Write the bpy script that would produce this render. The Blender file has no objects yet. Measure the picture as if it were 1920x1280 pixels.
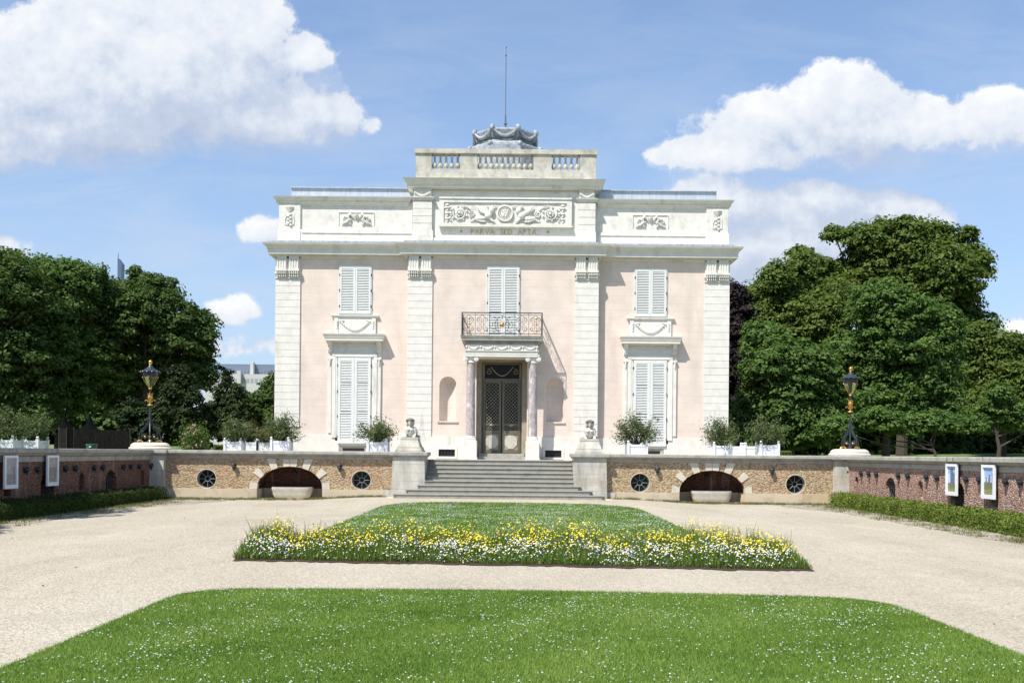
import bpy, bmesh, math, random
import numpy as np
from mathutils import Vector, Matrix
R = math.radians
random.seed(7)
rng = np.random.default_rng(7)
scene = bpy.context.scene

# ------------------------------------------------------------------ camera
F = 1867.0            # focal length in photo pixels (35 mm on full frame)
H = 1.86              # eye height
ROLL = 0.0095
cd = bpy.data.cameras.new("camera")
cam = bpy.data.objects.new("camera", cd)
scene.collection.objects.link(cam)
cam.location = (0, 0, H)
cam.matrix_world = Matrix.Translation((0, 0, H)) @ Matrix.Rotation(R(90), 4, 'X') @ Matrix.Rotation(ROLL, 4, 'Z')
cd.sensor_width = 36.0
cd.lens = 36.0 * F / 1920.0
cd.shift_x = 0.0
cd.shift_y = 210.0 / 1920.0
cd.clip_end = 6000
scene.camera = cam

# ------------------------------------------------------------------ light
SUN = Vector((0.93, 1.0, -2.1)).normalized()      # direction light travels
sun_el = math.asin(-SUN.z)
scene.view_settings.view_transform = 'Standard'
scene.view_settings.look = 'None'
scene.view_settings.gamma = 1
scene.view_settings.exposure = 0.70
sl = bpy.data.lights.new("sun", 'SUN')
sl.energy = 4.2
sl.angle = R(0.53)
sl.color = (1.0, 0.955, 0.88)
so = bpy.data.objects.new("sun", sl)
scene.collection.objects.link(so)
so.rotation_euler = SUN.to_track_quat('-Z', 'Y').to_euler()
so.location = (-20, -20, 60)
scene.cycles.max_bounces = 6
scene.cycles.diffuse_bounces = 3
scene.cycles.transparent_max_bounces = 6
scene.cycles.caustics_reflective = False
scene.cycles.caustics_refractive = False


class NT:
    """small helper to write node trees"""
    def __init__(self, tree):
        self.t = tree
        self.n = tree.nodes
        self.l = tree.links

    def new(self, kind, **kw):
        nd = self.n.new(kind)
        for k, v in kw.items():
            setattr(nd, k, v)
        return nd

    def put(self, sock, v):
        if hasattr(v, 'is_linked') or isinstance(v, bpy.types.NodeSocket):
            self.l.new(v, sock)
        elif v is not None:
            if isinstance(v, (tuple, list)) and len(v) == 3 and sock.type == 'RGBA':
                v = (*v, 1)
            sock.default_value = v

    def math(self, op, a, b=None, c=None, clamp=False):
        nd = self.new('ShaderNodeMath', operation=op, use_clamp=clamp)
        self.put(nd.inputs[0], a)
        if b is not None: self.put(nd.inputs[1], b)
        if c is not None: self.put(nd.inputs[2], c)
        return nd.outputs[0]

    def vmath(self, op, a, b=None, out=0):
        nd = self.new('ShaderNodeVectorMath', operation=op)
        self.put(nd.inputs[0], a)
        if b is not None: self.put(nd.inputs[1], b)
        return nd.outputs[out]

    def noise(self, vec, scale, detail=4, rough=0.55, out='Fac', dist=0.0):
        nd = self.new('ShaderNodeTexNoise')
        self.put(nd.inputs['Vector'], vec)
        nd.inputs['Scale'].default_value = scale
        nd.inputs['Detail'].default_value = detail
        nd.inputs['Roughness'].default_value = rough
        nd.inputs['Distortion'].default_value = dist
        return nd.outputs[out]

    def ramp(self, fac, stops, interp='LINEAR'):
        nd = self.new('ShaderNodeValToRGB')
        cr = nd.color_ramp
        cr.interpolation = interp
        while len(cr.elements) > 1: cr.elements.remove(cr.elements[-1])
        for i, (p, c) in enumerate(stops):
            e = cr.elements[0] if i == 0 else cr.elements.new(p)
            e.position = p
            c = c if isinstance(c, (tuple, list)) else (c, c, c)
            e.color = (*c[:3], 1)
        self.put(nd.inputs[0], fac)
        return nd.outputs[0]

    def mix(self, fac, a, b, mode='MIX'):
        nd = self.new('ShaderNodeMix', data_type='RGBA', blend_type=mode)
        self.put(nd.inputs[0], fac)
        self.put(nd.inputs[6], a)
        self.put(nd.inputs[7], b)
        return nd.outputs[2]

    def scalevec(self, vec, s):
        return self.vmath('MULTIPLY', vec, s)


# ------------------------------------------------------------------ sky
w = bpy.data.worlds.new("World")
scene.world = w
w.use_nodes = True
w.node_tree.nodes.clear()
T = NT(w.node_tree)
sky = T.new('ShaderNodeTexSky', sky_type='NISHITA')
sky.sun_disc = False
sky.sun_elevation = sun_el
sky.sun_rotation = math.atan2(-SUN.x, -SUN.y)
sky.altitude = 50
sky.air_density = 1.0
sky.dust_density = 0.6
sky.ozone_density = 1.6
SKYS = 0.11

# clouds: a field over the direction of view (world space), blobs broken up by noise
BL = [  # px, py, rx, ry in thousandths of the focal plane round the axis of the avenue
    (20, 190, 170, 130), (150, 110, 190, 135), (330, 90, 190, 140), (440, 60, 110, 90), (300, 225, 340, 95), (240, 150, 310, 125, -.55), (150, 240, 330, 60, -.2), (410, 225, 240, 60, -.2),
    (530, 200, 140, 85), (610, 215, 85, 60), (560, 110, 60, 50), (60, 270, 240, 60),
    (1560, 185, 130, 80), (1430, 225, 130, 80), (1560, 240, 280, 85), (1700, 230, 150, 70), (1850, 230, 120, 70),
    (1400, 285, 170, 50), (1980, 230, 90, 50),
    (1340, 385, 120, 78), (1520, 385, 130, 78), (1670, 405, 120, 65), (1480, 450, 270, 100), (1500, 520, 230, 70), (1200, 390, 90, 30, .5),
    (430, 590, 85, 48, .55), (500, 425, 75, 44, .6), (10, 470, 60, 50, .6), (470, 655, 140, 34, .6), (1900, 640, 60, 65, .4), (690, 235, 40, 30, .6), (1240, 275, 40, 22, .75),
    (2250, 330, 240, 120), (-300, 380, 250, 120), (900, -400, 400, 120),
]
def cloud_group():
    g = bpy.data.node_groups.new("cloud_field", 'ShaderNodeTree')
    g.interface.new_socket("P", in_out='INPUT', socket_type='NodeSocketVector')
    g.interface.new_socket("F", in_out='OUTPUT', socket_type='NodeSocketFloat')
    g.interface.new_socket("S", in_out='OUTPUT', socket_type='NodeSocketFloat')
    G = NT(g)
    gi = G.new('NodeGroupInput'); go = G.new('NodeGroupOutput')
    p = gi.outputs[0]
    warp = G.noise(p, 5.5, 2, 0.5, 'Color')
    p2 = G.vmath('ADD', p, G.scalevec(G.vmath('SUBTRACT', warp, (0.5, 0.5, 0.5)), (0.09, 0.07, 0)))
    acc = None
    for (x, y, rx, ry, *off) in BL:
        c = ((x - 960) / 1000, (850 - y) / 1000, 0)
        d = G.scalevec(G.vmath('SUBTRACT', p2, c), (1000 / rx, 1000 / ry, 0))
        q = G.vmath('DOT_PRODUCT', d, d, out=1)
        if off: q = G.math('ADD', q, off[0])
        acc = q if acc is None else G.math('SMOOTH_MIN', acc, q, 0.35)
    f = G.math('SUBTRACT', 1.0, acc)
    n1 = G.noise(p, 8.5, 10, 0.57)
    n2 = G.noise(p, 34.0, 6, 0.62)
    k = G.math('ADD', G.math('MULTIPLY', G.math('SUBTRACT', n1, 0.44), 1.45), G.math('MULTIPLY', G.math('SUBTRACT', n2, 0.5), 0.5))
    G.put(go.inputs[0], G.math('ADD', G.math('MAXIMUM', f, -2.0), k))
    G.put(go.inputs[1], G.math('MAXIMUM', f, -2.0))
    return g
cg = cloud_group()
tc = T.new('ShaderNodeTexCoord')
sep = T.new('ShaderNodeSeparateXYZ')
T.put(sep.inputs[0], tc.outputs['Generated'])
yy = T.math('MAXIMUM', sep.outputs[1], 0.05)
comb = T.new('ShaderNodeCombineXYZ')
T.put(comb.inputs[0], T.math('MULTIPLY', T.math('DIVIDE', sep.outputs[0], yy), F / 1000))
T.put(comb.inputs[1], T.math('MULTIPLY', T.math('DIVIDE', sep.outputs[2], yy), F / 1000))
P = comb.outputs[0]
def field(vec):
    g = T.new('ShaderNodeGroup'); g.node_tree = cg
    T.put(g.inputs[0], vec)
    return g.outputs[0], g.outputs[1]
f0, s0 = field(P)
f1, s1 = field(T.vmath('ADD', P, (-0.02, 0.045, 0)))
f3, s3 = field(T.vmath('ADD', P, (-0.05, 0.13, 0)))
lit = T.math('ADD', T.math('ADD', 0.40, T.math('ADD', T.math('MULTIPLY', T.math('SUBTRACT', s0, s1), 0.30), T.math('MULTIPLY', T.math('MINIMUM', T.math('MAXIMUM', T.math('SUBTRACT', s0, s3), -0.8), 0.8), 0.20))), T.math('MULTIPLY', T.math('SUBTRACT', T.math('SUBTRACT', f0, s0), T.math('SUBTRACT', f1, s1)), 0.50), clamp=True)
soft = T.ramp(T.math('ADD', 0.5, T.math('MULTIPLY', T.math('SUBTRACT', f0, f1), 0.6), clamp=True), [(0.25, 1.1), (0.6, 0.3)])
alpha = T.math('SMOOTHSTEP', T.math('DIVIDE', f0, soft), 0.0, 1.0) if False else T.ramp(T.math('DIVIDE', f0, soft), [(0.0, 0.0), (0.3, 0.25), (1.0, 1.0)], 'EASE')
thick = T.ramp(f0, [(0.1, 1.0), (1.4, 0.72)])
ccol = T.ramp(lit, [(0.0, (2.7, 3.15, 4.1)), (0.35, (3.3, 3.75, 4.6)), (0.62, (4.45, 4.75, 5.25)), (1.0, (5.5, 5.6, 5.7))])
front = T.math('GREATER_THAN', sep.outputs[1], 0.06)
wisp = T.math('MULTIPLY', T.ramp(T.noise(T.scalevec(P, (1.2, 4.0, 1)), 2.2, 9, 0.66, dist=0.6), [(0.40, 0), (0.72, 1)]), 0.7)
low = T.ramp(sep.outputs[2], [(0.0, 1.0), (0.28, 0.55), (0.5, 0.05)])
skycol = T.mix(1.0, sky.outputs[0], (0.92, 1.0, 1.08), 'MULTIPLY')
skycol = T.mix(T.ramp(sep.outputs[2], [(0.0, 0.7), (0.15, 0.45), (0.42, 0.16), (0.6, 0.1)]), skycol, (2.6, 3.3, 4.5))
skycol = T.mix(T.math('MULTIPLY', wisp, low), skycol, (3.6, 4.1, 4.9))
skycol = T.mix(T.math('MULTIPLY', alpha, front), skycol, ccol)
bg = T.new('ShaderNodeBackground')
T.put(bg.inputs[0], skycol)
bg.inputs[1].default_value = SKYS
wo = T.new('ShaderNodeOutputWorld')
T.l.new(bg.outputs[0], wo.inputs[0])

# ------------------------------------------------------------------ materials
def new_mat(name):
    m = bpy.data.materials.new(name)
    m.use_nodes = True
    m.node_tree.nodes.clear()
    t = NT(m.node_tree)
    out = t.new('ShaderNodeOutputMaterial')
    b = t.new('ShaderNodeBsdfPrincipled')
    t.l.new(b.outputs[0], out.inputs[0])
    pos = t.new('ShaderNodeNewGeometry').outputs['Position']
    return m, t, b, pos, out

def bump(t, b, h, dist=0.01, strength=1.0):
    bp = t.new('ShaderNodeBump')
    bp.inputs['Distance'].default_value = dist
    bp.inputs['Strength'].default_value = strength
    t.put(bp.inputs['Height'], h)
    t.l.new(bp.outputs[0], b.inputs['Normal'])

def plain(name, col, rough=0.6, metal=0.0, var=0.12, scale=3.0, bmp=0.0, spec=0.5):
    m, t, b, pos, _ = new_mat(name)
    n = t.noise(pos, scale, 6, 0.6)
    lo = tuple(c * (1 - var) for c in col); hi = tuple(min(1, c * (1 + var)) for c in col)
    t.put(b.inputs['Base Color'], t.ramp(n, [(0.3, lo), (0.7, hi)]))
    b.inputs['Roughness'].default_value = rough
    b.inputs['Metallic'].default_value = metal
    b.inputs['Specular IOR Level'].default_value = spec
    if bmp: bump(t, b, t.noise(pos, scale * 12, 4, 0.6), bmp)
    return m

def stone(name, col, dirt=None, amount=0.5, streak=0.0, scale=1.6, bmp=0.004, rough=0.85, joints=None, blocks=None):
    """weathered stone or stucco: mottling, stains with their own shape, optional course joints"""
    m, t, b, pos, _ = new_mat(name)
    n = t.noise(pos, scale * 2.2, 8, 0.62)
    lo = tuple(c * 0.88 for c in col); hi = tuple(min(1, c * 1.06) for c in col)
    c = t.ramp(n, [(0.3, lo), (0.7, hi)])
    if blocks:      # each ashlar block its own tone
        bx = t.new('ShaderNodeTexVoronoi', feature='F1', distance='CHEBYCHEV')
        t.put(bx.inputs['Vector'], t.scalevec(pos, blocks))
        bx.inputs['Scale'].default_value = 1.0
        bx.inputs['Randomness'].default_value = 0.6
        hsv = t.new('ShaderNodeSeparateColor'); t.put(hsv.inputs[0], bx.outputs['Color'])
        c = t.mix(0.5, c, t.ramp(hsv.outputs[0], [(0, (col[0] * .8, col[1] * .68, col[2] * .5)), (0.35, col), (1, tuple(min(1, v * 1.15) for v in col))]))
    if dirt:
        d = t.noise(t.scalevec(pos, (1, 1, 0.8 if not streak else 0.22)), scale * 1.3, 9, 0.68)
        fine = t.noise(pos, scale * 14, 5, 0.7)
        mask = t.math('MULTIPLY', t.ramp(d, [(0.62 - amount * 0.24, 0), (0.74, 1)]), t.ramp(fine, [(0.3, 0.35), (0.62, 1)]))
        c = t.mix(mask, c, dirt)
    if joints:
        sz = t.new('ShaderNodeSeparateXYZ'); t.put(sz.inputs[0], pos)
        fr = t.math('FRACT', t.math('DIVIDE', t.math('SUBTRACT', sz.outputs[2], joints[1]), joints[0]))
        ln = t.math('LESS_THAN', fr, joints[2] / joints[0])
        fade = t.ramp(t.noise(t.scalevec(pos, (0.7, 0.7, 2.0)), 1.1, 3, 0.6), [(0.35, 0.15), (0.65, 1.0)])
        c = t.mix(t.math('MULTIPLY', t.math('MULTIPLY', ln, fade), joints[3]), c, tuple(v * 0.55 for v in col))
    t.put(b.inputs['Base Color'], c)
    b.inputs['Roughness'].default_value = rough
    b.inputs['Specular IOR Level'].default_value = 0.25
    if bmp: bump(t, b, t.noise(pos, 34, 6, 0.7), bmp)
    return m

def pebble(name, cols, red, redpos, bmp=0.02, sc=(9, 9, 17)):
    """rubble-stone facing: small flattish stones, each its own tone"""
    m, t, b, pos, _ = new_mat(name)
    wv = t.vmath('ADD', pos, t.scalevec(t.noise(pos, 6, 3, 0.6, 'Color'), (0.05, 0.05, 0.03)))
    v = t.new('ShaderNodeTexVoronoi', feature='F1')
    t.put(v.inputs['Vector'], t.scalevec(wv, sc))
    v.inputs['Scale'].default_value = 1.6
    s = t.new('ShaderNodeSeparateColor'); t.put(s.inputs[0], v.outputs['Color'])
    c = t.ramp(s.outputs[0], [(i / (len(cols) - 1), q) for i, q in enumerate(cols)], 'CONSTANT' if False else 'LINEAR')
    rc = t.ramp(s.outputs[1], [(0, red[0]), (0.5, red[1]), (1, red[2])])
    mk = t.ramp(t.noise(t.vmath('ADD', pos, redpos), 0.55, 5, 0.62), [(0.50, 0), (0.64, 0.7)])
    mk2 = t.math('MAXIMUM', mk, t.math('GREATER_THAN', s.outputs[2], 0.88))
    c = t.mix(mk2, c, rc)
    gap = t.ramp(v.outputs['Distance'], [(0.42, 0), (0.72, 1)])
    c = t.mix(t.math('MULTIPLY', gap, 0.6), c, tuple(x * 0.45 for x in cols[0]))
    c = t.mix(t.math('MULTIPLY', t.ramp(t.noise(t.scalevec(pos, (1, 1, .15)), 2.5, 6, .65), [(.55, 0), (.72, 1)]), .35), c, (0.45, 0.42, 0.38))
    t.put(b.inputs['Base Color'], c)
    b.inputs['Roughness'].default_value = 0.9
    b.inputs['Specular IOR Level'].default_value = 0.2
    bump(t, b, t.math('SUBTRACT', 1.0, v.outputs['Distance']), bmp)
    return m

M = {}
M['white'] = stone('white_stucco', (0.74, 0.715, 0.655), (0.40, 0.37, 0.31), 0.24, streak=1, scale=1.2)
M['attic'] = stone('attic_stucco', (0.735, 0.715, 0.66), (0.38, 0.365, 0.33), 0.28, scale=1.5, bmp=0.01)
M['pink'] = stone('pink_stucco', (0.73, 0.62, 0.54), (0.56, 0.49, 0.42), 0.36, streak=1, scale=0.7, joints=(0.315, 2.6, 0.016, 0.45), bmp=0.003)
M['ashlar'] = stone('grey_ashlar', (0.54, 0.515, 0.45), (0.15, 0.15, 0.135), 0.85, streak=1, scale=1.9, bmp=0.012, blocks=(1.1, 1.1, 3.1), joints=(0.32, 0.12, 0.018, 0.85))
M['coping'] = stone('coping_stone', (0.40, 0.385, 0.345), (0.15, 0.155, 0.14), 0.7, scale=2.2, bmp=0.012)
M['plinth'] = stone('plinth_stone', (0.56, 0.47, 0.34), (0.30, 0.27, 0.20), 0.45, scale=1.2, bmp=0.01, blocks=(0.75, 0.75, 1.2))
M['balus'] = stone('balustrade_stone', (0.56, 0.535, 0.465), (0.20, 0.195, 0.17), 0.78, scale=1.9, bmp=0.01, blocks=(0.9, 0.9, 1.5))
M['step'] = stone('step_stone', (0.31, 0.30, 0.26), (0.16, 0.155, 0.135), 0.5, streak=0, scale=2.4, bmp=0.01)
M['statue'] = stone('statue_stone', (0.56, 0.54, 0.48), (0.09, 0.09, 0.08), 0.45, scale=4.5, bmp=0.006)
M['statuedark'] = stone('statue_dark_lichen', (0.20, 0.19, 0.165), (0.06, 0.06, 0.055), 0.7, scale=6, bmp=0.01)
M['jamb'] = stone('jamb_stone', (0.36, 0.305, 0.23), (0.2, 0.17, 0.12), 0.5, scale=2, joints=(0.42, 1.9, 0.02, 0.9))
M['voussoir'] = stone('voussoir_stone', (0.60, 0.545, 0.45), (0.36, 0.33, 0.27), 0.4, scale=2.5, bmp=0.008)
M['flash'] = stone('lead_flashing', (0.36, 0.39, 0.45), (0.06, 0.07, 0.085), 0.9, scale=5, rough=0.5)
M['pebble'] = pebble('rubble_gold', [(0.26, 0.20, 0.12), (0.46, 0.36, 0.21), (0.55, 0.44, 0.28), (0.42, 0.29, 0.17), (0.64, 0.55, 0.40)],
                     [(0.40, 0.19, 0.11), (0.47, 0.28, 0.17), (0.55, 0.42, 0.30)], (3.0, 0, 1.0))
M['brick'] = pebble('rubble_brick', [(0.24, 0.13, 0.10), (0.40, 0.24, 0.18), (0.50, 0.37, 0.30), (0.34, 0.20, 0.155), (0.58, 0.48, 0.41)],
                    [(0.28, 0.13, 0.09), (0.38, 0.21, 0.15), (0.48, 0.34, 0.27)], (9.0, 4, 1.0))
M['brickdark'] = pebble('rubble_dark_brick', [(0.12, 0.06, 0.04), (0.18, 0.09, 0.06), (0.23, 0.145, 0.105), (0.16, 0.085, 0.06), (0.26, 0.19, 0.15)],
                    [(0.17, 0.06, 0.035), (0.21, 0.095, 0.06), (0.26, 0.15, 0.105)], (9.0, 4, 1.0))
M['recess'] = pebble('rubble_recess_shade', [(0.07, 0.03, 0.02), (0.10, 0.045, 0.03), (0.13, 0.07, 0.05)], [(0.09, 0.035, 0.02), (0.11, 0.05, 0.03), (0.13, 0.07, 0.05)], (9.0, 4, 1.0))  # rubble darkened for the recesses, their shade is in the colour
M['shutter'] = plain('white_shutter_paint', (0.69, 0.705, 0.675), 0.45, var=0.06, scale=5)
M['shdark'] = plain('dark_behind_slats', (0.06, 0.065, 0.06), 0.8)
M['dark'] = plain('dark_interior', (0.012, 0.012, 0.013), 0.8)
M['iron'] = plain('dark_iron', (0.035, 0.045, 0.055), 0.45, 0.3, scale=20)
M['gold'] = plain('gilded_metal', (0.58, 0.34, 0.09), 0.4, 0.8, var=0.2, scale=25)
M['letter'] = plain('faded_gold_lettering', (0.44, 0.34, 0.12), 0.6, var=0.35, scale=12)
M['lead'] = stone('weathered_lead_with_shade', (0.40, 0.43, 0.46), (0.03, 0.035, 0.045), 0.8, scale=4.0, rough=0.55, bmp=0.01)  # dark patches: weathering, and painted shade for the voids of the crown
M['doorpaint'] = plain('shade_browned_door_paint', (0.125, 0.115, 0.08), 0.5, var=0.22, scale=4)  # porch shade put into the paint colour, darker and browner
M['doorlight'] = plain('pale_door_panel', (0.50, 0.48, 0.41), 0.5, var=0.15, scale=5)
M['whitebox'] = plain('white_planter_paint', (0.74, 0.76, 0.79), 0.5, var=0.06, scale=6)
M['bark'] = plain('bark', (0.075, 0.058, 0.042), 0.9, var=0.4, scale=8, bmp=0.03)
M['soil'] = plain('dark_soil', (0.085, 0.05, 0.032), 0.95, var=0.5, scale=30, bmp=0.02)
M['wattle'] = None
# zinc roof with standing seams
m, t, b, pos, _ = new_mat('zinc_roof')
wv = t.noise(t.scalevec(pos, (2.2, 1, 0.5)), 2.0, 6, 0.6)
st = t.noise(t.scalevec(pos, (9, 9, 0.6)), 1.0, 4, 0.7)
t.put(b.inputs['Base Color'], t.mix(0.5, t.ramp(wv, [(0.3, (0.38, 0.43, 0.50)), (0.7, (0.54, 0.60, 0.67))]), t.ramp(st, [(0.35, (0.30, 0.35, 0.42)), (0.7, (0.62, 0.67, 0.73))])))
b.inputs['Roughness'].default_value = 0.5; b.inputs['Metallic'].default_value = 0.15
M['zinc'] = m
# veined marble of the columns
m, t, b, pos, _ = new_mat('veined_marble')
n = t.noise(t.scalevec(pos, (3, 3, 1.1)), 2.0, 10, 0.72, dist=1.2)
n2 = t.noise(t.scalevec(pos, (1, 1, .5)), 9, 6, 0.7, dist=0.8)
t.put(b.inputs['Base Color'], t.mix(t.ramp(n2, [(0.5, 0), (0.66, 0.8)]), t.ramp(n, [(0.3, (0.22, 0.18, 0.18)), (0.5, (0.38, 0.33, 0.325)), (0.68, (0.50, 0.45, 0.435))]), (0.74, 0.70, 0.66)))
b.inputs['Roughness'].default_value = 0.35
M['marble'] = m
# gravel
m, t, b, pos, _ = new_mat('pale_gravel')
v = t.new('ShaderNodeTexVoronoi', feature='F1'); t.put(v.inputs['Vector'], pos); v.inputs['Scale'].default_value = 38
s = t.new('ShaderNodeSeparateColor'); t.put(s.inputs[0], v.outputs['Color'])
c = t.ramp(s.outputs[0], [(0, (0.10, 0.085, 0.065)), (0.20, (0.345, 0.31, 0.245)), (0.6, (0.475, 0.435, 0.355)), (1, (0.63, 0.59, 0.51))])
v2 = t.new('ShaderNodeTexVoronoi', feature='F1'); t.put(v2.inputs['Vector'], pos); v2.inputs['Scale'].default_value = 17
s2 = t.new('ShaderNodeSeparateColor'); t.put(s2.inputs[0], v2.outputs['Color'])
c = t.mix(0.34, c, t.ramp(s2.outputs[1], [(0, (0.10, 0.085, 0.065)), (0.18, (0.40, 0.362, 0.29)), (1, (0.61, 0.57, 0.49))]))
c = t.mix(t.math('MULTIPLY', t.ramp(v.outputs['Distance'], [(0.35, 0), (0.7, 1)]), 0.5), c, (0.14, 0.12, 0.10))
big = t.noise(t.scalevec(pos, (0.5, 0.16, 1)), 1.0, 5, 0.6)
c = t.mix(0.42, c, t.ramp(big, [(0.3, (0.36, 0.32, 0.25)), (0.5, (0.475, 0.43, 0.35)), (0.7, (0.57, 0.53, 0.45))]))
sx = t.new('ShaderNodeSeparateXYZ'); t.put(sx.inputs[0], t.vmath('ADD', pos, t.scalevec(t.noise(pos, .25, 2, .5, 'Color'), (1.4, 1.4, 0))))
rad = t.math('SQRT', t.math('ADD', t.math('POWER', t.math('SUBTRACT', sx.outputs[0], .7), 2.0), t.math('POWER', t.math('MULTIPLY', t.math('SUBTRACT', sx.outputs[1], 17.5), .55), 2.0)))
trk = None
for rr in (6.6, 8.0, 9.3, 10.8):     # wheel tracks running round the beds
    q = t.math('LESS_THAN', t.math('ABSOLUTE', t.math('SUBTRACT', rad, rr)), .14)
    trk = q if trk is None else t.math('MAXIMUM', trk, q)
brk = t.ramp(t.noise(pos, .8, 4, .6), [(.45, 0), (.62, 1)])
c = t.mix(t.math('MULTIPLY', t.math('MULTIPLY', trk, brk), .17), c, (0.60, 0.555, 0.47))
thin = t.ramp(t.noise(pos, .33, 7, .7), [(.52, 0), (.68, 1)])
c = t.mix(t.math('MULTIPLY', thin, .26), c, (0.27, 0.24, 0.19))
c = t.mix(1.0, c, (0.97, 0.945, 0.90), 'MULTIPLY')
t.put(b.inputs['Base Color'], c)
b.inputs['Roughness'].default_value = 0.95; b.inputs['Specular IOR Level'].default_value = 0.15
bump(t, b, t.math('ADD', t.math('MULTIPLY', v.outputs['Distance'], -0.6), t.math('MULTIPLY', v2.outputs['Distance'], -0.6)), 0.02, 0.9)
M['gravel'] = m
# verge: trodden earth with moss and gravel
m, t, b, pos, _ = new_mat('weedy_verge')
n = t.noise(pos, 3.0, 8, 0.68); n2 = t.noise(pos, 14, 6, 0.7)
c = t.ramp(n, [(0.30, (0.12, 0.13, 0.06)), (0.42, (0.22, 0.20, 0.14)), (0.55, (0.37, 0.325, 0.26)), (0.7, (0.44, 0.39, 0.33))])
c = t.mix(t.ramp(n2, [(0.45, 0), (0.7, 0.7)]), c, (0.17, 0.15, 0.11))
t.put(b.inputs['Base Color'], c); b.inputs['Roughness'].default_value = 0.95
bump(t, b, n2, 0.02)
M['verge'] = m
m, t, b, pos, _ = new_mat('park_grass')
n = t.noise(pos, 0.12, 6, 0.6)
t.put(b.inputs['Base Color'], t.mix(0.4, t.ramp(n, [(0.4, (0.09, 0.15, 0.035)), (0.6, (0.22, 0.22, 0.09))]), t.ramp(t.noise(pos, 6, 6, .7), [(.3, (.05, .08, .02)), (.7, (.16, .20, .06))])))
b.inputs['Roughness'].default_value = 0.95
M['parkgrass'] = m
m, t, b, pos, _ = new_mat('lawn_soil')
t.put(b.inputs['Base Color'], t.ramp(t.noise(pos, 22, 6, .7), [(.3, (.05, .09, .018)), (.7, (.11, .17, .035))]))
b.inputs['Roughness'].default_value = 1.0; b.inputs['Specular IOR Level'].default_value = 0
M['turf'] = m

def leafmat(name, c0, c1, c2, trans=0.3, patch=None, rough=0.65):
    """foliage: tint per leaf from the colour attribute, some light through the leaf"""
    m = bpy.data.materials.new(name); m.use_nodes = True; m.node_tree.nodes.clear()
    t = NT(m.node_tree)
    out = t.new('ShaderNodeOutputMaterial')
    at = t.new('ShaderNodeAttribute', attribute_name='tint')
    c = t.ramp(at.outputs['Fac'], [(0, c0), (0.5, c1), (1, c2)])
    pos = t.new('ShaderNodeNewGeometry').outputs['Position']
    if patch:
        c = t.mix(t.ramp(t.noise(pos, patch[1], 5, 0.6), [(0.4, 0), (0.65, patch[2])]), c, patch[0])
    b = t.new('ShaderNodeBsdfPrincipled')
    t.put(b.inputs['Base Color'], c)
    b.inputs['Roughness'].default_value = rough
    b.inputs['Specular IOR Level'].default_value = 0.14
    tr = t.new('ShaderNodeBsdfTranslucent')
    t.put(tr.inputs[0], t.mix(1.0, c, (1.0, 1.1, 0.5), 'MULTIPLY'))
    mx = t.new('ShaderNodeMixShader'); mx.inputs[0].default_value = trans
    t.l.new(b.outputs[0], mx.inputs[1]); t.l.new(tr.outputs[0], mx.inputs[2])
    t.l.new(mx.outputs[0], out.inputs[0])
    return m
M['grass'] = leafmat('grass_blades', (0.09, 0.165, 0.025), (0.165, 0.28, 0.046), (0.29, 0.38, 0.11), 0.3, ((0.26, 0.35, 0.07), 0.9, 0.5))
M['oleander'] = leafmat('oleander_leaves', (0.05, 0.075, 0.03), (0.10, 0.135, 0.05), (0.19, 0.22, 0.10), 0.2)
M['leafdark'] = leafmat('dark_leaves', (0.038, 0.068, 0.018), (0.074, 0.122, 0.032), (0.145, 0.20, 0.062), 0.36)
M['leafgreen'] = leafmat('green_leaves', (0.05, 0.095, 0.024), (0.098, 0.17, 0.042), (0.18, 0.26, 0.075), 0.4)
M['leafolive'] = leafmat('olive_leaves', (0.056, 0.09, 0.02), (0.108, 0.158, 0.034), (0.20, 0.25, 0.065), 0.4)
M['leafyew'] = leafmat('yew_needles', (0.010, 0.020, 0.007), (0.020, 0.036, 0.011), (0.048, 0.072, 0.02), 0.1)
M['leafcopper'] = leafmat('copper_leaves', (0.012, 0.010, 0.012), (0.022, 0.015, 0.016), (0.045, 0.032, 0.03), 0.1)
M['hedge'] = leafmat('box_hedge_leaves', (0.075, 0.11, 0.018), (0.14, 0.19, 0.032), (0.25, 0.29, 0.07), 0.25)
M['hedgedark'] = leafmat('shade_tinted_hedge_leaves', (0.018, 0.032, 0.007), (0.032, 0.052, 0.011), (0.06, 0.085, 0.02), 0.2)  # shade on the left hedge put into the leaf colour
M['weed'] = leafmat('weed_leaves', (0.09, 0.10, 0.035), (0.15, 0.16, 0.06), (0.22, 0.22, 0.10), 0.2)
M['bedgreen'] = leafmat('flower_stems', (0.07, 0.125, 0.02), (0.135, 0.21, 0.04), (0.23, 0.30, 0.08), 0.25)
def petal(name, c, var=0.15):
    return leafmat(name, tuple(x * (1 - var) for x in c), c, tuple(min(1, x * (1 + var)) for x in c), 0.15)
M['pwhite'] = petal('white_petals', (0.72, 0.73, 0.76))
M['pyellow'] = petal('yellow_petals', (0.80, 0.62, 0.05), 0.22)
M['pblue'] = petal('blue_petals', (0.30, 0.30, 0.62))
M['pclover'] = petal('clover_petals', (0.66, 0.70, 0.66), 0.2)
M['ppink'] = petal('pink_petals', (0.75, 0.50, 0.48))
M['porange'] = petal('coral_petals', (0.55, 0.17, 0.13))
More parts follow.
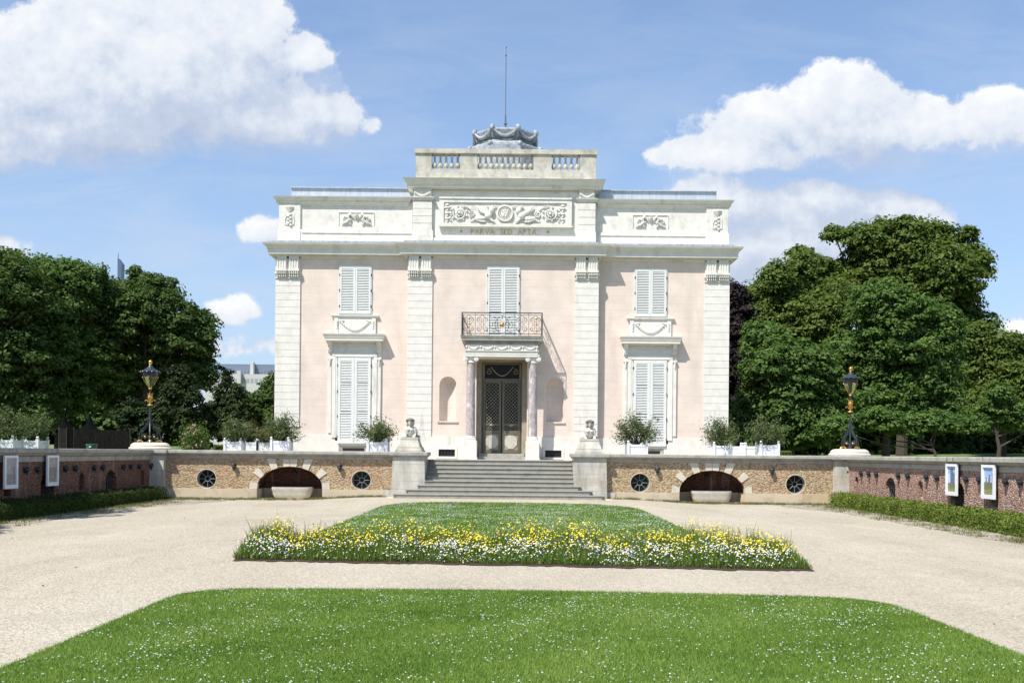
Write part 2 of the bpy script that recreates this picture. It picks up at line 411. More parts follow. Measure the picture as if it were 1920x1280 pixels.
# glass
m = bpy.data.materials.new('lamp_glass'); m.use_nodes = True; m.node_tree.nodes.clear(); t = NT(m.node_tree)
o_ = t.new('ShaderNodeOutputMaterial'); g_ = t.new('ShaderNodeBsdfGlossy'); g_.inputs['Roughness'].default_value = 0.05
tr = t.new('ShaderNodeBsdfTransparent'); tr.inputs[0].default_value = (0.75, 0.8, 0.8, 1)
fr = t.new('ShaderNodeFresnel'); mx = t.new('ShaderNodeMixShader')
t.l.new(fr.outputs[0], mx.inputs[0]); t.l.new(tr.outputs[0], mx.inputs[1]); t.l.new(g_.outputs[0], mx.inputs[2]); t.l.new(mx.outputs[0], o_.inputs[0])
M['glass'] = m
M['pane'] = plain('dark_window_glass', (0.012, 0.013, 0.014), 0.3, spec=0.15, var=0.3)

# ------------------------------------------------------------------ mesh builder
class MB:
    def __init__(self, mtx=None):
        self.v = []; self.f = []; self.m = mtx
    def add(self, vs, fs):
        o = len(self.v)
        if self.m is not None: vs = [tuple(self.m @ Vector(p)) for p in vs]
        self.v += [tuple(p) for p in vs]
        self.f += [tuple(i + o for i in f) for f in fs]
        return self
    def box(self, x0, x1, y0, y1, z0, z1):
        vs = [(x, y, z) for z in (z0, z1) for y in (y0, y1) for x in (x0, x1)]
        return self.add(vs, [(0, 2, 3, 1), (4, 5, 7, 6), (0, 1, 5, 4), (2, 6, 7, 3), (0, 4, 6, 2), (1, 3, 7, 5)])
    def obox(self, c, s, rot):
        mm = Matrix.Translation(c) @ rot.to_4x4()
        vs = [mm @ Vector((x * s[0] / 2, y * s[1] / 2, z * s[2] / 2)) for z in (-1, 1) for y in (-1, 1) for x in (-1, 1)]
        return self.add(vs, [(0, 2, 3, 1), (4, 5, 7, 6), (0, 1, 5, 4), (2, 6, 7, 3), (0, 4, 6, 2), (1, 3, 7, 5)])
    def frustum(self, cx, cy, z0, z1, a0, b0, a1, b1):
        vs = [(cx + sx * a0, cy + sy * b0, z0) for sx, sy in ((-1, -1), (1, -1), (1, 1), (-1, 1))] + \
             [(cx + sx * a1, cy + sy * b1, z1) for sx, sy in ((-1, -1), (1, -1), (1, 1), (-1, 1))]
        return self.add(vs, [(3, 2, 1, 0), (4, 5, 6, 7), (0, 1, 5, 4), (1, 2, 6, 5), (2, 3, 7, 6), (3, 0, 4, 7)])
    def prism(self, poly, y0, y1):
        """poly in (x,z), counter-clockwise seen from -y, extruded along y"""
        n = len(poly)
        vs = [(x, y0, z) for x, z in poly] + [(x, y1, z) for x, z in poly]
        fs = [tuple(range(n)), tuple(range(2 * n - 1, n - 1, -1))]
        fs += [(i, i + n, (i + 1) % n + n, (i + 1) % n) for i in range(n)]
        return self.add(vs, fs)
    def prismz(self, poly, z0, z1):
        n = len(poly)
        vs = [(x, y, z0) for x, y in poly] + [(x, y, z1) for x, y in poly]
        fs = [tuple(range(n - 1, -1, -1)), tuple(range(n, 2 * n))]
        fs += [(i, (i + 1) % n, (i + 1) % n + n, i + n) for i in range(n)]
        return self.add(vs, fs)
    def tube(self, pts, r, n=6, closed=False, flat=1.0):
        pts = [Vector(p) for p in pts]; k = len(pts)
        rr = r if isinstance(r, (list, tuple)) else [r] * k
        vs = []; up = None
        for i, p in enumerate(pts):
            a = pts[(i - 1) % k] if (closed or i) else p
            c = pts[(i + 1) % k] if (closed or i < k - 1) else p
            d = (c - a).normalized()
            if up is None: up = Vector((0, 1, 0)) if abs(d.y) < 0.9 else Vector((1, 0, 0))
            s = d.cross(up).normalized(); u = s.cross(d).normalized(); up = u
            for j in range(n):
                an = 2 * math.pi * j / n
                vs.append(p + s * math.cos(an) * rr[i] + u * math.sin(an) * rr[i] * flat)
        fs = []
        for i in range(k if closed else k - 1):
            for j in range(n):
                a = i * n + j; b_ = i * n + (j + 1) % n
                c = ((i + 1) % k) * n
                fs.append((a, b_, c + (j + 1) % n, c + j))
        if not closed:
            fs.append(tuple(range(n - 1, -1, -1))); fs.append(tuple((k - 1) * n + j for j in range(n)))
        return self.add(vs, fs)
    def lathe(self, prof, cx, cy, n=16, sx=1.0, sy=1.0, rot=0.0, a0=0.0, a1=None):
        full = a1 is None
        steps = n if full else n + 1
        vs = []
        for (r, z) in prof:
            for j in range(steps):
                a = rot + (2 * math.pi * j / n if full else a0 + (a1 - a0) * j / n)
                vs.append((cx + r * sx * math.cos(a), cy + r * sy * math.sin(a), z))
        fs = []
        for i in range(len(prof) - 1):
            for j in range(n):
                k = (j + 1) % steps
                fs.append((i * steps + j, i * steps + k, (i + 1) * steps + k, (i + 1) * steps + j))
        if full:
            if prof[0][0] > 1e-4: fs.append(tuple(range(steps - 1, -1, -1)))
            if prof[-1][0] > 1e-4: fs.append(tuple((len(prof) - 1) * steps + j for j in range(steps)))
        return self.add(vs, fs)
    def ell(self, c, r, n=10, m=7, rot=None):
        if not isinstance(r, (tuple, list)): r = (r, r, r)
        vs = []; fs = []
        for i in range(m + 1):
            ph = math.pi * i / m
            for j in range(n):
                th = 2 * math.pi * j / n
                p = Vector((r[0] * math.sin(ph) * math.cos(th), r[1] * math.sin(ph) * math.sin(th), -r[2] * math.cos(ph)))
                if rot: p = rot @ p
                vs.append(p + Vector(c))
        for i in range(m):
            for j in range(n):
                fs.append((i * n + j, i * n + (j + 1) % n, (i + 1) * n + (j + 1) % n, (i + 1) * n + j))
        return self.add(vs, fs)
    def sweep(self, plan, prof, closed=True):
        """mouldings: profile (out, z) run round a plan polygon (counter-clockwise from above), mitred"""
        n = len(plan); k = len(prof); vs = []
        for i in range(n):
            p = Vector(plan[i]).to_2d()
            a = Vector(plan[(i - 1) % n]).to_2d(); c = Vector(plan[(i + 1) % n]).to_2d()
            if not closed and i == 0: a = p - (c - p)
            if not closed and i == n - 1: c = p + (p - a)
            d1 = (p - a).normalized(); d2 = (c - p).normalized()
            n1 = Vector((d1.y, -d1.x)); n2 = Vector((d2.y, -d2.x))
            mt = (n1 + n2) / (1 + n1.dot(n2))
            for (o, z) in prof: vs.append((p.x + mt.x * o, p.y + mt.y * o, z))
        fs = []
        for i in range(n if closed else n - 1):
            j = (i + 1) % n
            for q in range(k - 1):
                fs.append((i * k + q, j * k + q, j * k + q + 1, i * k + q + 1))
        if not closed:
            fs.append(tuple(range(k))); fs.append(tuple((n - 1) * k + q for q in range(k - 1, -1, -1)))
        return self.add(vs, fs)
    def build(self, name, mat, parent=None, smooth=False, loc=None):
        me = bpy.data.meshes.new(name)
        vs = self.v
        if loc is not None: vs = [(x - loc[0], y - loc[1], z - loc[2]) for x, y, z in vs]
        me.from_pydata(vs, [], self.f)
        me.materials.append(mat)
        if smooth:
            me.polygons.foreach_set('use_smooth', [True] * len(me.polygons))
            try: me.set_sharp_from_angle(angle=R(40))
            except Exception: pass
        me.update()
        o = bpy.data.objects.new(name, me)
        scene.collection.objects.link(o)
        if loc is not None: o.location = loc
        if parent is not None:
            o.parent = parent
            if loc is None: o.location = -PLOC.get(parent.name, Vector((0, 0, 0)))
            else: o.location = Vector(loc) - PLOC.get(parent.name, Vector((0, 0, 0)))
            PLOC[o.name] = PLOC.get(parent.name, Vector((0, 0, 0))) + o.location
        else:
            PLOC[o.name] = Vector(o.location)
        return o
PLOC = {}

def empty(name, loc, label, cat, group=None):
    o = bpy.data.objects.new(name, None)
    scene.collection.objects.link(o)
    o.location = loc; o.empty_display_size = 0.3
    PLOC[o.name] = Vector(loc)
    return tag(o, label, cat, group)
def tag(o, label, cat, group=None):
    o['label'] = label; o['category'] = cat
    if group: o['group'] = group
    return o
def structure(o, kind='structure', label=None):
    o['kind'] = kind
    if label: o['label'] = label
    return o
def copy_tree(o, parent=None):
    c = o.copy(); scene.collection.objects.link(c)
    if parent is not None: c.parent = parent
    for ch in list(o.children): copy_tree(ch, c)
    return c

def arch_pts(cx, hw, z0, zs, rise, n=16):
    """outline of an arched hole, counter-clockwise seen from -y: foot left .. foot right, over the arch"""
    pts = [(cx - hw, z0), (cx + hw, z0)]
    for i in range(n + 1):
        a = math.pi * i / n
        pts.append((cx + hw * math.cos(a), zs + rise * math.sin(a)))
    return pts
def circ_pts(cx, cz, r, n=24, rz=None):
    return [(cx + r * math.cos(2 * math.pi * i / n), cz + (rz or r) * math.sin(2 * math.pi * i / n)) for i in range(n)]
def rect_pts(x0, x1, z0, z1):
    return [(x0, z0), (x1, z0), (x1, z1), (x0, z1)]

def plate(mb, outer, holes, y, depths):
    """front face in the x-z plane at y with holes, and the reveals of the holes going back"""
    bm = bmesh.new()
    for loop in [outer] + holes:
        vs = [bm.verts.new((x, y, z)) for x, z in loop]
        for i in range(len(vs)): bm.edges.new((vs[i], vs[(i + 1) % len(vs)]))
    bmesh.ops.triangle_fill(bm, use_beauty=True, use_dissolve=False, edges=bm.edges[:], normal=(0, -1, 0))
    bm.verts.index_update()
    mb.add([v.co[:] for v in bm.verts], [tuple(v.index for v in f.verts) for f in bm.faces])
    bm.free()
    for loop, d in zip(holes, depths):
        if not d: continue
        n = len(loop)
        mb.add([(x, y, z) for x, z in loop] + [(x, y + d, z) for x, z in loop],
               [(i, i + n, (i + 1) % n + n, (i + 1) % n) for i in range(n)])
    return mb

def spiral(cx, cz, r0, r1, turns, a0, y, n=None, sgn=1):
    n = n or max(8, int(abs(turns) * 12))
    return [(cx + (r0 + (r1 - r0) * i / n) * math.cos(a0 + sgn * 2 * math.pi * turns * i / n), y,
             cz + (r0 + (r1 - r0) * i / n) * math.sin(a0 + sgn * 2 * math.pi * turns * i / n)) for i in range(n + 1)]
def swag(x0, x1, z, drop, y, n=9, bulge=0.0):
    return [(x0 + (x1 - x0) * i / n, y - bulge * math.sin(math.pi * i / n), z - drop * math.sin(math.pi * i / n)) for i in range(n + 1)]

def fast_mesh(name, verts, faces_n, nper, mat, tint=None, parent=None, smooth=False):
    """verts (N,3) already laid out face by face, nper vertices each"""
    me = bpy.data.meshes.new(name)
    nv = len(verts); nf = nv // nper
    me.vertices.add(nv); me.vertices.foreach_set('co', np.asarray(verts, dtype=np.float32).ravel())
    me.loops.add(nv); me.loops.foreach_set('vertex_index', np.arange(nv, dtype=np.int32))
    me.polygons.add(nf)
    me.polygons.foreach_set('loop_start', np.arange(0, nv, nper, dtype=np.int32))
    me.polygons.foreach_set('loop_total', np.full(nf, nper, dtype=np.int32))
    if tint is not None:
        at = me.attributes.new('tint', 'FLOAT', 'FACE')
        at.data.foreach_set('value', np.asarray(tint, dtype=np.float32))
    me.materials.append(mat)
    me.update(calc_edges=True)
    o = bpy.data.objects.new(name, me)
    scene.collection.objects.link(o)
    if parent is not None:
        o.parent = parent; o.location = -PLOC[parent.name]
        PLOC[o.name] = Vector((0, 0, 0))
    else: PLOC[o.name] = Vector((0, 0, 0))
    return o

def unit(a): return a / np.maximum(np.linalg.norm(a, axis=1, keepdims=True), 1e-6)
def leaf_quads(c, nrm, size, aspect=1.0, fold=0.0):
    """one rhombic leaf per point; nrm its facing"""
    n = len(c)
    t = unit(np.cross(nrm, rng.normal(size=(n, 3))))
    bt = np.cross(nrm, t)
    s = size[:, None]
    a = c - t * s; b = c - bt * s * aspect * 0.5 + nrm * s * fold; d = c + bt * s * aspect * 0.5 + nrm * s * fold; e = c + t * s
    return np.stack([a, b, e, d], axis=1).reshape(-1, 3)
def clump_points(clumps, n, sub, jitter=0.34, inner=0.15):
    """leaves gathered on sub-clumps that sit on the shell of each big clump"""
    cl = np.array(clumps, dtype=float)
    area = (cl[:, 3] * cl[:, 4] + cl[:, 3] * cl[:, 5] + cl[:, 4] * cl[:, 5])
    cnt = np.maximum(1, (area / area.sum() * n / 46.0)).astype(int)
    sub = sub * 0.66
    P_, N_, T_ = [], [], []
    for k, c in enumerate(cl):
        m_ = cnt[k]
        d = unit(rng.normal(size=(m_, 3)))
        d[:, 2] = np.where(d[:, 2] < -0.75, -d[:, 2] * 0.5, d[:, 2]); d = unit(d)
        rad = rng.uniform(1 - jitter * 1.9, 1 + jitter * 0.35, size=(m_, 1))
        sc = c[:3] + d * c[3:6] * rad
        sr = sub * rng.uniform(0.4, 1.25, size=(m_, 1))
        per = 46
        ld = unit(rng.normal(size=(m_, per, 3)).reshape(-1, 3)).reshape(m_, per, 3)
        ld[:, :, 2] = np.where(ld[:, :, 2] < -0.2, -ld[:, :, 2], ld[:, :, 2])
        lr = rng.uniform(0.35, 1.0, size=(m_, per, 1)) ** 0.6
        sq = np.array([1.1, 1.1, 0.85])
        pts = sc[:, None, :] + ld * lr * sr[:, None, :] * sq
        nr = ld * 0.9 + np.array([0, 0, 0.45]) + d[:, None, :] * 0.3 + rng.normal(size=ld.shape) * 0.45
        tint = rng.uniform(0, 1, size=(m_, 1)) * 0.45 + rng.uniform(0, 1, size=(m_, per)) * 0.55
        P_.append(pts.reshape(-1, 3)); N_.append(nr.reshape(-1, 3)); T_.append(tint.ravel())
    return np.concatenate(P_), unit(np.concatenate(N_)), np.concatenate(T_)
def smooth01(a, b, x):
    t_ = np.clip((x - a) / (b - a), 0, 1); return t_ * t_ * (3 - 2 * t_)
# ================================================================== the château
XC = -0.48            # axis of the building
TZ = 1.596            # terrace level
YC, YW = 44.0, 44.3   # front planes: central bay, wings
YB = 58.0
def zc(y): return H + (849.8 - y) / 42.43
def zw(y): return H + (847.2 - y) / 42.14
def B(): return MB(Matrix.Translation((XC, 0, 0)))

house = empty('mansion', (XC, YC, TZ), 'two-storey pale pink and cream neoclassical mansion with white shutters behind the terrace', 'mansion')

# walls -------------------------------------------------------------
ZD = 2.6; ZT = 10.6
holes_c = [rect_pts(-1.12, 1.12, TZ + 0.002, 6.03)]
NX = [-2.38, 2.36]
for nx in NX: holes_c.append(arch_pts(nx, 0.375, 3.28, 4.86, 0.375, 12))
wl = B()
plate(wl, rect_pts(-4.2, 4.2, TZ, ZT), holes_c, YC, [0.3, 0, 0])
for s in (-1, 1):
    wl.box(*sorted((s * 4.2, s * 10.05)), YW, YB, TZ, ZT)
wl.box(-4.199, 4.199, YC + 2.5, YB - 0.01, TZ, ZT)
for s in (-1, 1): wl.add([(s * 4.2, YC, TZ), (s * 4.2, YW + 0.01, TZ), (s * 4.2, YW + 0.01, ZT), (s * 4.2, YC, ZT)], [(0, 1, 2, 3)])
wl.build('wall', M['pink'], house)
# niches: half-round recess with a shell-less semidome
for nx in NX:
    b_ = B()
    b_.lathe([(0.375, 3.28), (0.375, 4.86)], nx, YC, 14, a0=0, a1=math.pi)
    prof = [(0.375 * math.cos(a), 4.86 + 0.375 * math.sin(a)) for a in [math.pi / 2 * i / 7 for i in range(8)]]
    b_.lathe(prof, nx, YC, 14, a0=0, a1=math.pi)
    b_.prismz([(nx + 0.375 * math.cos(math.pi * i / 12), YC + 0.375 * math.sin(math.pi * i / 12)) for i in range(13)], 3.22, 3.28)
    n_ = b_.build('niche', M['pink'], house, smooth=True)
    B().box(nx - 0.46, nx + 0.46, YC - 0.05, YC - 0.001, 3.21, 3.277).build('niche_ledge', M['pink'], n_)

# dado -----------------------------------------------------------
y0 = YC - 0.05
for (a, b2) in ((-4.24, -1.12), (1.12, 4.24)):
    d_ = B()
    cx = -2.40 if a < 0 else 2.30
    plate(d_, rect_pts(a, b2, TZ, ZD), [rect_pts(cx - 0.36, cx + 0.36, 1.71, 2.02)], y0, [0.16])
    d_.box(a, b2, y0 + 0.002, YC - 0.002, ZD - 0.001, ZD)
    d_.build('base_course', M['white'], house)
yw = YW - 0.05
for s in (-1, 1):
    d_ = B()
    cx = s * 6.57
    x0, x1 = sorted((s * 4.24, s * 10.12))
    plate(d_, rect_pts(x0, x1, TZ, ZD), [[(cx - 0.66, 1.88), (cx + 0.66, 1.88), (cx + 0.66, 2.14), (cx - 0.66, 2.14)]], yw, [0.3])
    d_.box(x0, x1, yw + 0.002, YW - 0.002, ZD - 0.0015, ZD)
    d_.box(*sorted((s * 10.06, s * 10.12)), yw + 0.003, YB, TZ, ZD)
    d_.add([(s * 4.24, y0, TZ), (s * 4.24, yw, TZ), (s * 4.24, yw, ZD), (s * 4.24, y0, ZD)], [(0, 1, 2, 3)])
    d_.build('base_course', M['white'], house)
for s in (-1, 1):      # basement openings
    cx = -2.40 if s < 0 else 2.30
    v_ = B(); fr = 0.06
    for (a, b2, c, d) in ((cx - .47, cx - .36, 1.62, 2.13), (cx + .36, cx + .47, 1.62, 2.13), (cx - .36, cx + .36, 2.02, 2.13), (cx - .36, cx + .36, 1.62, 1.71)):
        v_.box(a, b2, y0 - 0.025, y0 - 0.001, c, d)
    o_ = v_.build('basement_vent', M['white'], house)
    B().box(cx - .36, cx + .36, YC - 0.012, YC - 0.004, 1.71, 2.02).build('dark_opening', M['dark'], o_)
    g_ = B()
    if s < 0:
        for i in range(5):
            g_.tube([(cx - .29 + .145 * i + 0.065 * math.cos(a), YC - 0.035, 1.865 + 0.13 * math.sin(a)) for a in [math.pi * 2 * k / 10 for k in range(10)]], 0.011, 4, closed=True)
    for i in range(3): g_.box(cx - .36, cx + .36, YC - 0.04, YC - 0.026, 1.76 + .1 * i, 1.775 + .1 * i)
    g_.build('grille', M['iron'], o_)
    cx = s * 6.57
    v2 = B()
    v2.add([(cx - .66, yw, 2.14), (cx + .66, yw, 2.14), (cx + .48, yw + .04, 2.03), (cx - .48, yw + .04, 2.03),
            (cx - .66, yw, 1.88), (cx + .66, yw, 1.88), (cx + .48, yw + .04, 1.9), (cx - .48, yw + .04, 1.9)],
           [(0, 1, 2, 3), (4, 7, 6, 5), (0, 3, 7, 4), (1, 5, 6, 2)])
    o2 = v2.build('basement_vent', M['coping'], house)
    B().box(cx - .49, cx + .49, yw + .038, yw + .046, 1.88, 2.04).build('dark_opening', M['dark'], o2)

# pilasters --------------------------------------------------------
def pilaster(x0, x1, y, zlast):
    p_ = B()
    ztop = zc(524); h = 0.315
    z = zlast
    p_.box(x0, x1, y - 0.045, y - 0.001, zlast - 0.6 if zlast > 3 else ZD, zlast - 0.02)
    p_.box(x0 + .008, x1 - .008, y - 0.04, y - 0.001, zlast - 0.02, ztop)
    while z < ztop - 0.05:
        p_.box(x0, x1, y - 0.055, y - 0.002, z, min(z + h - 0.016, ztop))
        z += h
    o = p_.build('pilaster', M['white'], house)
    c_ = B(); w_ = x1 - x0
    zt = ZT + 0.01
    c_.box(x0, x1, y - 0.05, y - 0.003, ztop, zt)
    for k in (0, 1):
        a = x0 + 0.05 * w_ + k * 0.5 * w_; b2 = a + 0.40 * w_
        c_.box(a, b2, y - 0.14, y - 0.05, zc(507), zt)
        for q in range(4):
            xx = a + (b2 - a) * (q + .5) / 4
            c_.box(xx - .03, xx + .03, y - 0.165, y - 0.14, zc(508), zc(482))
        c_.box(a - .03, b2 + .03, y - 0.22, y - 0.05, zc(511), zc(507))
        for q in range(5):
            xx = a + (b2 - a) * (q + .5) / 5
            c_.ell((xx, y - 0.17, zc(514)), (0.04, 0.045, 0.07), 6, 5)
            c_.box(xx - .028, xx + .028, y - 0.15, y - .05, zc(521), zc(515))
    c_.box(x0 - .05, x1 + .05, y - 0.12, y - 0.051, zc(515.5), zc(512))
    c_.box(x0 - .02, x1 + .02, y - 0.09, y - 0.052, zc(524), zc(522))
    c_.build('capital', M['white'], o)
PIL = [(-10.1, -9.0, YW, 3.55), (-4.2, -3.1, YC, 2.88), (3.18, 4.24, YC, 2.88), (8.98, 10.08, YW, 3.55)]
for a in PIL: pilaster(*a)

# main cornice -----------------------------------------------------
ch, cw = 4.24, 10.1
plan = [(-cw, YW), (-ch, YW), (-ch, YC), (ch, YC), (ch, YW), (cw, YW), (cw, YB), (-cw, YB)]
zb, zt = 10.58, 11.05
prof = [(0.0, zb - .14), (0.05, zb - .14), (0.05, zb - .07), (0.11, zb - .07), (0.11, zb), (0.30, zb + .01), (0.30, zb + .20), (0.33, zb + .22)]
prof += [(0.33 + .16 * (1 - math.cos(a)) * .9, zb + .22 + .2 * math.sin(a) * .9 + .0) for a in [R(15 * i) for i in range(1, 7)]]
prof += [(0.50, zt), (0.0, zt + .05)]
cn = B().sweep(plan, prof).build('cornice', M['white'], house)
dn = B()
for (a, b2, y) in ((-cw, -ch - .02, YW), (-ch + .0, ch, YC), (ch + .02, cw, YW)):
    n = int((b2 - a) / 0.115)
    for i in range(n):
        x = a + (b2 - a) * (i + .5) / n
        dn.box(x - .03, x + .03, y - .155, y - .112, zb - .065, zb - .002)
dn.build('dentils', M['white'], cn)
B().sweep(plan, [(0.14, zt + .03), (0.13, zt + .16), (-.06, zt + .19), (-.5, zt + .19)]).build('flashing', M['flash'], cn)

# attic storey -----------------------------------------------------
ZA0, ZA1 = 11.05, 12.84
for s in (-1, 1):
    at_ = B()
    x0, x1 = sorted((s * 4.05, s * 9.95))
    at_.box(x0, x1, YW + .0, YB, ZA0, ZA1 + .2)
    xa, xb = sorted((s * 4.05, s * 10.02))
    at_.box(xa, xb, YW - .09, YW - .001, ZA0, zw(432))          # plinth
    xa, xb = sorted((s * 9.02, s * 9.97))
    at_.box(xa, xb, YW - .075, YW - .002, zw(432), ZA1)          # end block
    xa, xb = sorted((s * 9.02, s * 10.02))
    at_.box(xa, xb, YW - .12, YW - .091, ZA0, zw(434))
    at_.prism([(min(s * 4.08, s * 8.95), zw(438.5)), (max(s * 4.08, s * 8.95), zw(438.5)), (max(s * 4.08, s * 8.95), zw(437)), (min(s * 4.08, s * 8.95), zw(437))], YW - .12, YW - .091)
    # sunk relief panel with a raised rim
    cx = s * 6.54
    for (a, b2, c, d) in ((cx - .80, cx + .80, zw(399), zw(398)), (cx - .80, cx - .775, zw(422), zw(399)), (cx + .775, cx + .80, zw(422), zw(399))):
        at_.box(a, b2, YW - .03, YW - .0015, c, d)
    at_.build('attic_wall', M['attic'], house)
for s in (-1, 1):
    ac = B()
    pl = [(-9.97, YW), (-4.3, YW), (-4.3, YB), (-9.97, YB)] if s < 0 else [(4.3, YW), (9.97, YW), (9.97, YB), (4.3, YB)]
    zq = ZA1
    pr = [(0, zq - .02), (.05, zq), (.07, zq + .06), (.13, zq + .08), (.13, zq + .16), (.18, zq + .20), (.23, zq + .27), (.25, zq + .32), (0, zq + .35)]
    ac.sweep(pl, pr)
    ac.build('attic_cornice', M['attic'], house)
# reliefs of the wings
def urn_relief(cx, z0, z1, y):
    r_ = B(); h = z1 - z0
    r_.lathe([(0.02, z0 + .45 * h), (0.09, z0 + .62 * h), (0.12, z0 + .85 * h), (0.06, z0 + .9 * h), (0.08, z0 + .97 * h)], cx, y, 8)
    for q in (-1, 1):
        pts = [(cx + q * .12, y - .03, z0 + .6 * h), (cx + q * .25, y - .05, z0 + .95 * h), (cx + q * .36, y - .05, z0 + .75 * h), (cx + q * .30, y - .04, z0 + .45 * h), (cx + q * .44, y - .03, z0 + .2 * h), (cx + q * .66, y - .02, z0 + .05 * h)]
        r_.tube(pts, [.03, .05, .06, .06, .045, .02], 6)
        r_.ell((cx + q * .27, y - .03, z0 + .93 * h), (.07, .06, .08), 7, 5)
        r_.tube([(cx + q * .36, y - .03, z0 + .6 * h), (cx + q * .52, y - .04, z0 + .75 * h), (cx + q * .6, y - .04, z0 + .45 * h)], .035, 5)
        r_.tube(spiral(cx + q * .5, z0 + .5 * h, .02, .13, 1.4, 0, y - .02, sgn=q), .025, 5)
        r_.tube([(cx + q * .22, y - .03, z0 + .5 * h), (cx + q * .34, y - .03, z0 + .15 * h), (cx + q * .25, y - .02, z0 + .02 * h)], .03, 5)
    return r_
for s in (-1, 1):
    urn_relief(s * 6.54, zw(421), zw(401), YW - .02).build('relief', M['attic'], house, smooth=True)
    r_ = B(); cx = s * 9.5; z0, z1 = zw(428), zw(390); h = z1 - z0; y = YW - .09
    r_.lathe([(.02, z0 + .72 * h), (.14, z0 + .9 * h), (.20, z1), (.16, z1 + .02)], cx, y, 8, sy=.4)
    for i in range(7): r_.ell((cx + .05 * (-1) ** i, y, z0 + h * (.1 + .09 * i)), (.075, .05, .055), 6, 5)
    for q in (-1, 1):
        r_.tube([(cx + q * .12, y, z0 + .6 * h), (cx + q * .2, y, z0 + .35 * h), (cx + q * .19, y, z0 + .15 * h), (cx + q * .06, y, z0 + .1 * h)], .02, 5)
        r_.box(min(cx + q * .2, cx + q * .22), max(cx + q * .2, cx + q * .22), y, y + .015, z0 + .1 * h, z0 + .7 * h)
    r_.build('relief', M['attic'], house, smooth=True)

# central attic ----------------------------------------------------
ZC1 = zc(354)
c_ = B()
FX0, FX1 = -2.83, 3.02
c_.box(-4.0, 4.06, YC + .06, YB - .02, ZA0, ZC1 + .3)
c_.box(-4.03, -3.10, YC - .10, YC + .059, ZA0, zc(434)); c_.box(3.28, 4.09, YC - .10, YC + .059, ZA0, zc(434))
c_.box(-3.10, 3.28, YC - .06, YC + .058, ZA0, zc(447))
c_.box(FX0, FX1, YC - .03, YC + .057, zc(427), zc(377))             # panel field carried forward
for (a, b2, c, d) in ((FX0 - .04, FX1 + .04, zc(426), zc(423.5)), (FX0, FX1, zc(374.5), zc(371))):
    c_.box(a, b2, YC - .11, YC - .031, c, d)
for (a, b2, c, d) in ((FX0, FX1, zc(423), zc(419.8)), (FX0, FX1, zc(381), zc(376.8)), (FX0, -2.63, zc(419.8), zc(381)), (2.80, FX1, zc(419.8), zc(381))):
    c_.box(a, b2, YC - .085, YC - .032, c, d)
c_.build('attic_wall', M['attic'], house)
for (a, b2) in ((-4.0, -3.15), (3.30, 4.06)):
    p_ = B(); z = zc(434); h = (zc(379) - z) / 4
    p_.box(a + .015, b2 - .015, YC - .06, YC + .056, zc(434), zc(379))
    for i in range(4): p_.box(a, b2, YC - .085, YC + .04, z + h * i, z + h * (i + 1) - .022)
    p_.sweep([(a, YC - .085), (b2, YC - .085), (b2, YC + .05), (a, YC + .05)], [(0, zc(379)), (.03, zc(378)), (.03, zc(376)), (.07, zc(374.5)), (.09, zc(373)), (.09, zc(372)), (0, zc(371))])
    p_.box(a + .03, b2 - .03, YC - .07, YC + .055, zc(372), ZC1 + .05)
    o_ = p_.build('attic_pilaster', M['attic'], house)
    g_ = B(); m_ = (a + b2) / 2
    g_.tube(swag(a + .1, b2 - .1, zc(362), .17, YC - .09), .045, 6)
    for xx in (a + .1, b2 - .1): g_.ell((xx, YC - .09, zc(363.5)), (.06, .05, .09), 7, 5)
    g_.tube([(m_ - .1, YC - .08, zc(360)), (m_, YC - .1, zc(363)), (m_ + .1, YC - .08, zc(360))], .03, 5)
    g_.build('garland', M['attic'], o_, smooth=True)
zq = ZC1
pr = [(0, zq - .05), (.05, zq - .03), (.08, zq), (.22, zq + .0), (.22, zq + .11), (.26, zq + .14), (.31, zq + .22), (.36, zq + .30), (.39, zq + .36), (0, zq + .40)]
B().sweep([(-4.03, YC + .0), (4.09, YC + .0), (4.09, YB - .5), (-4.03, YB - .5)], pr).build('attic_cornice', M['attic'], house)
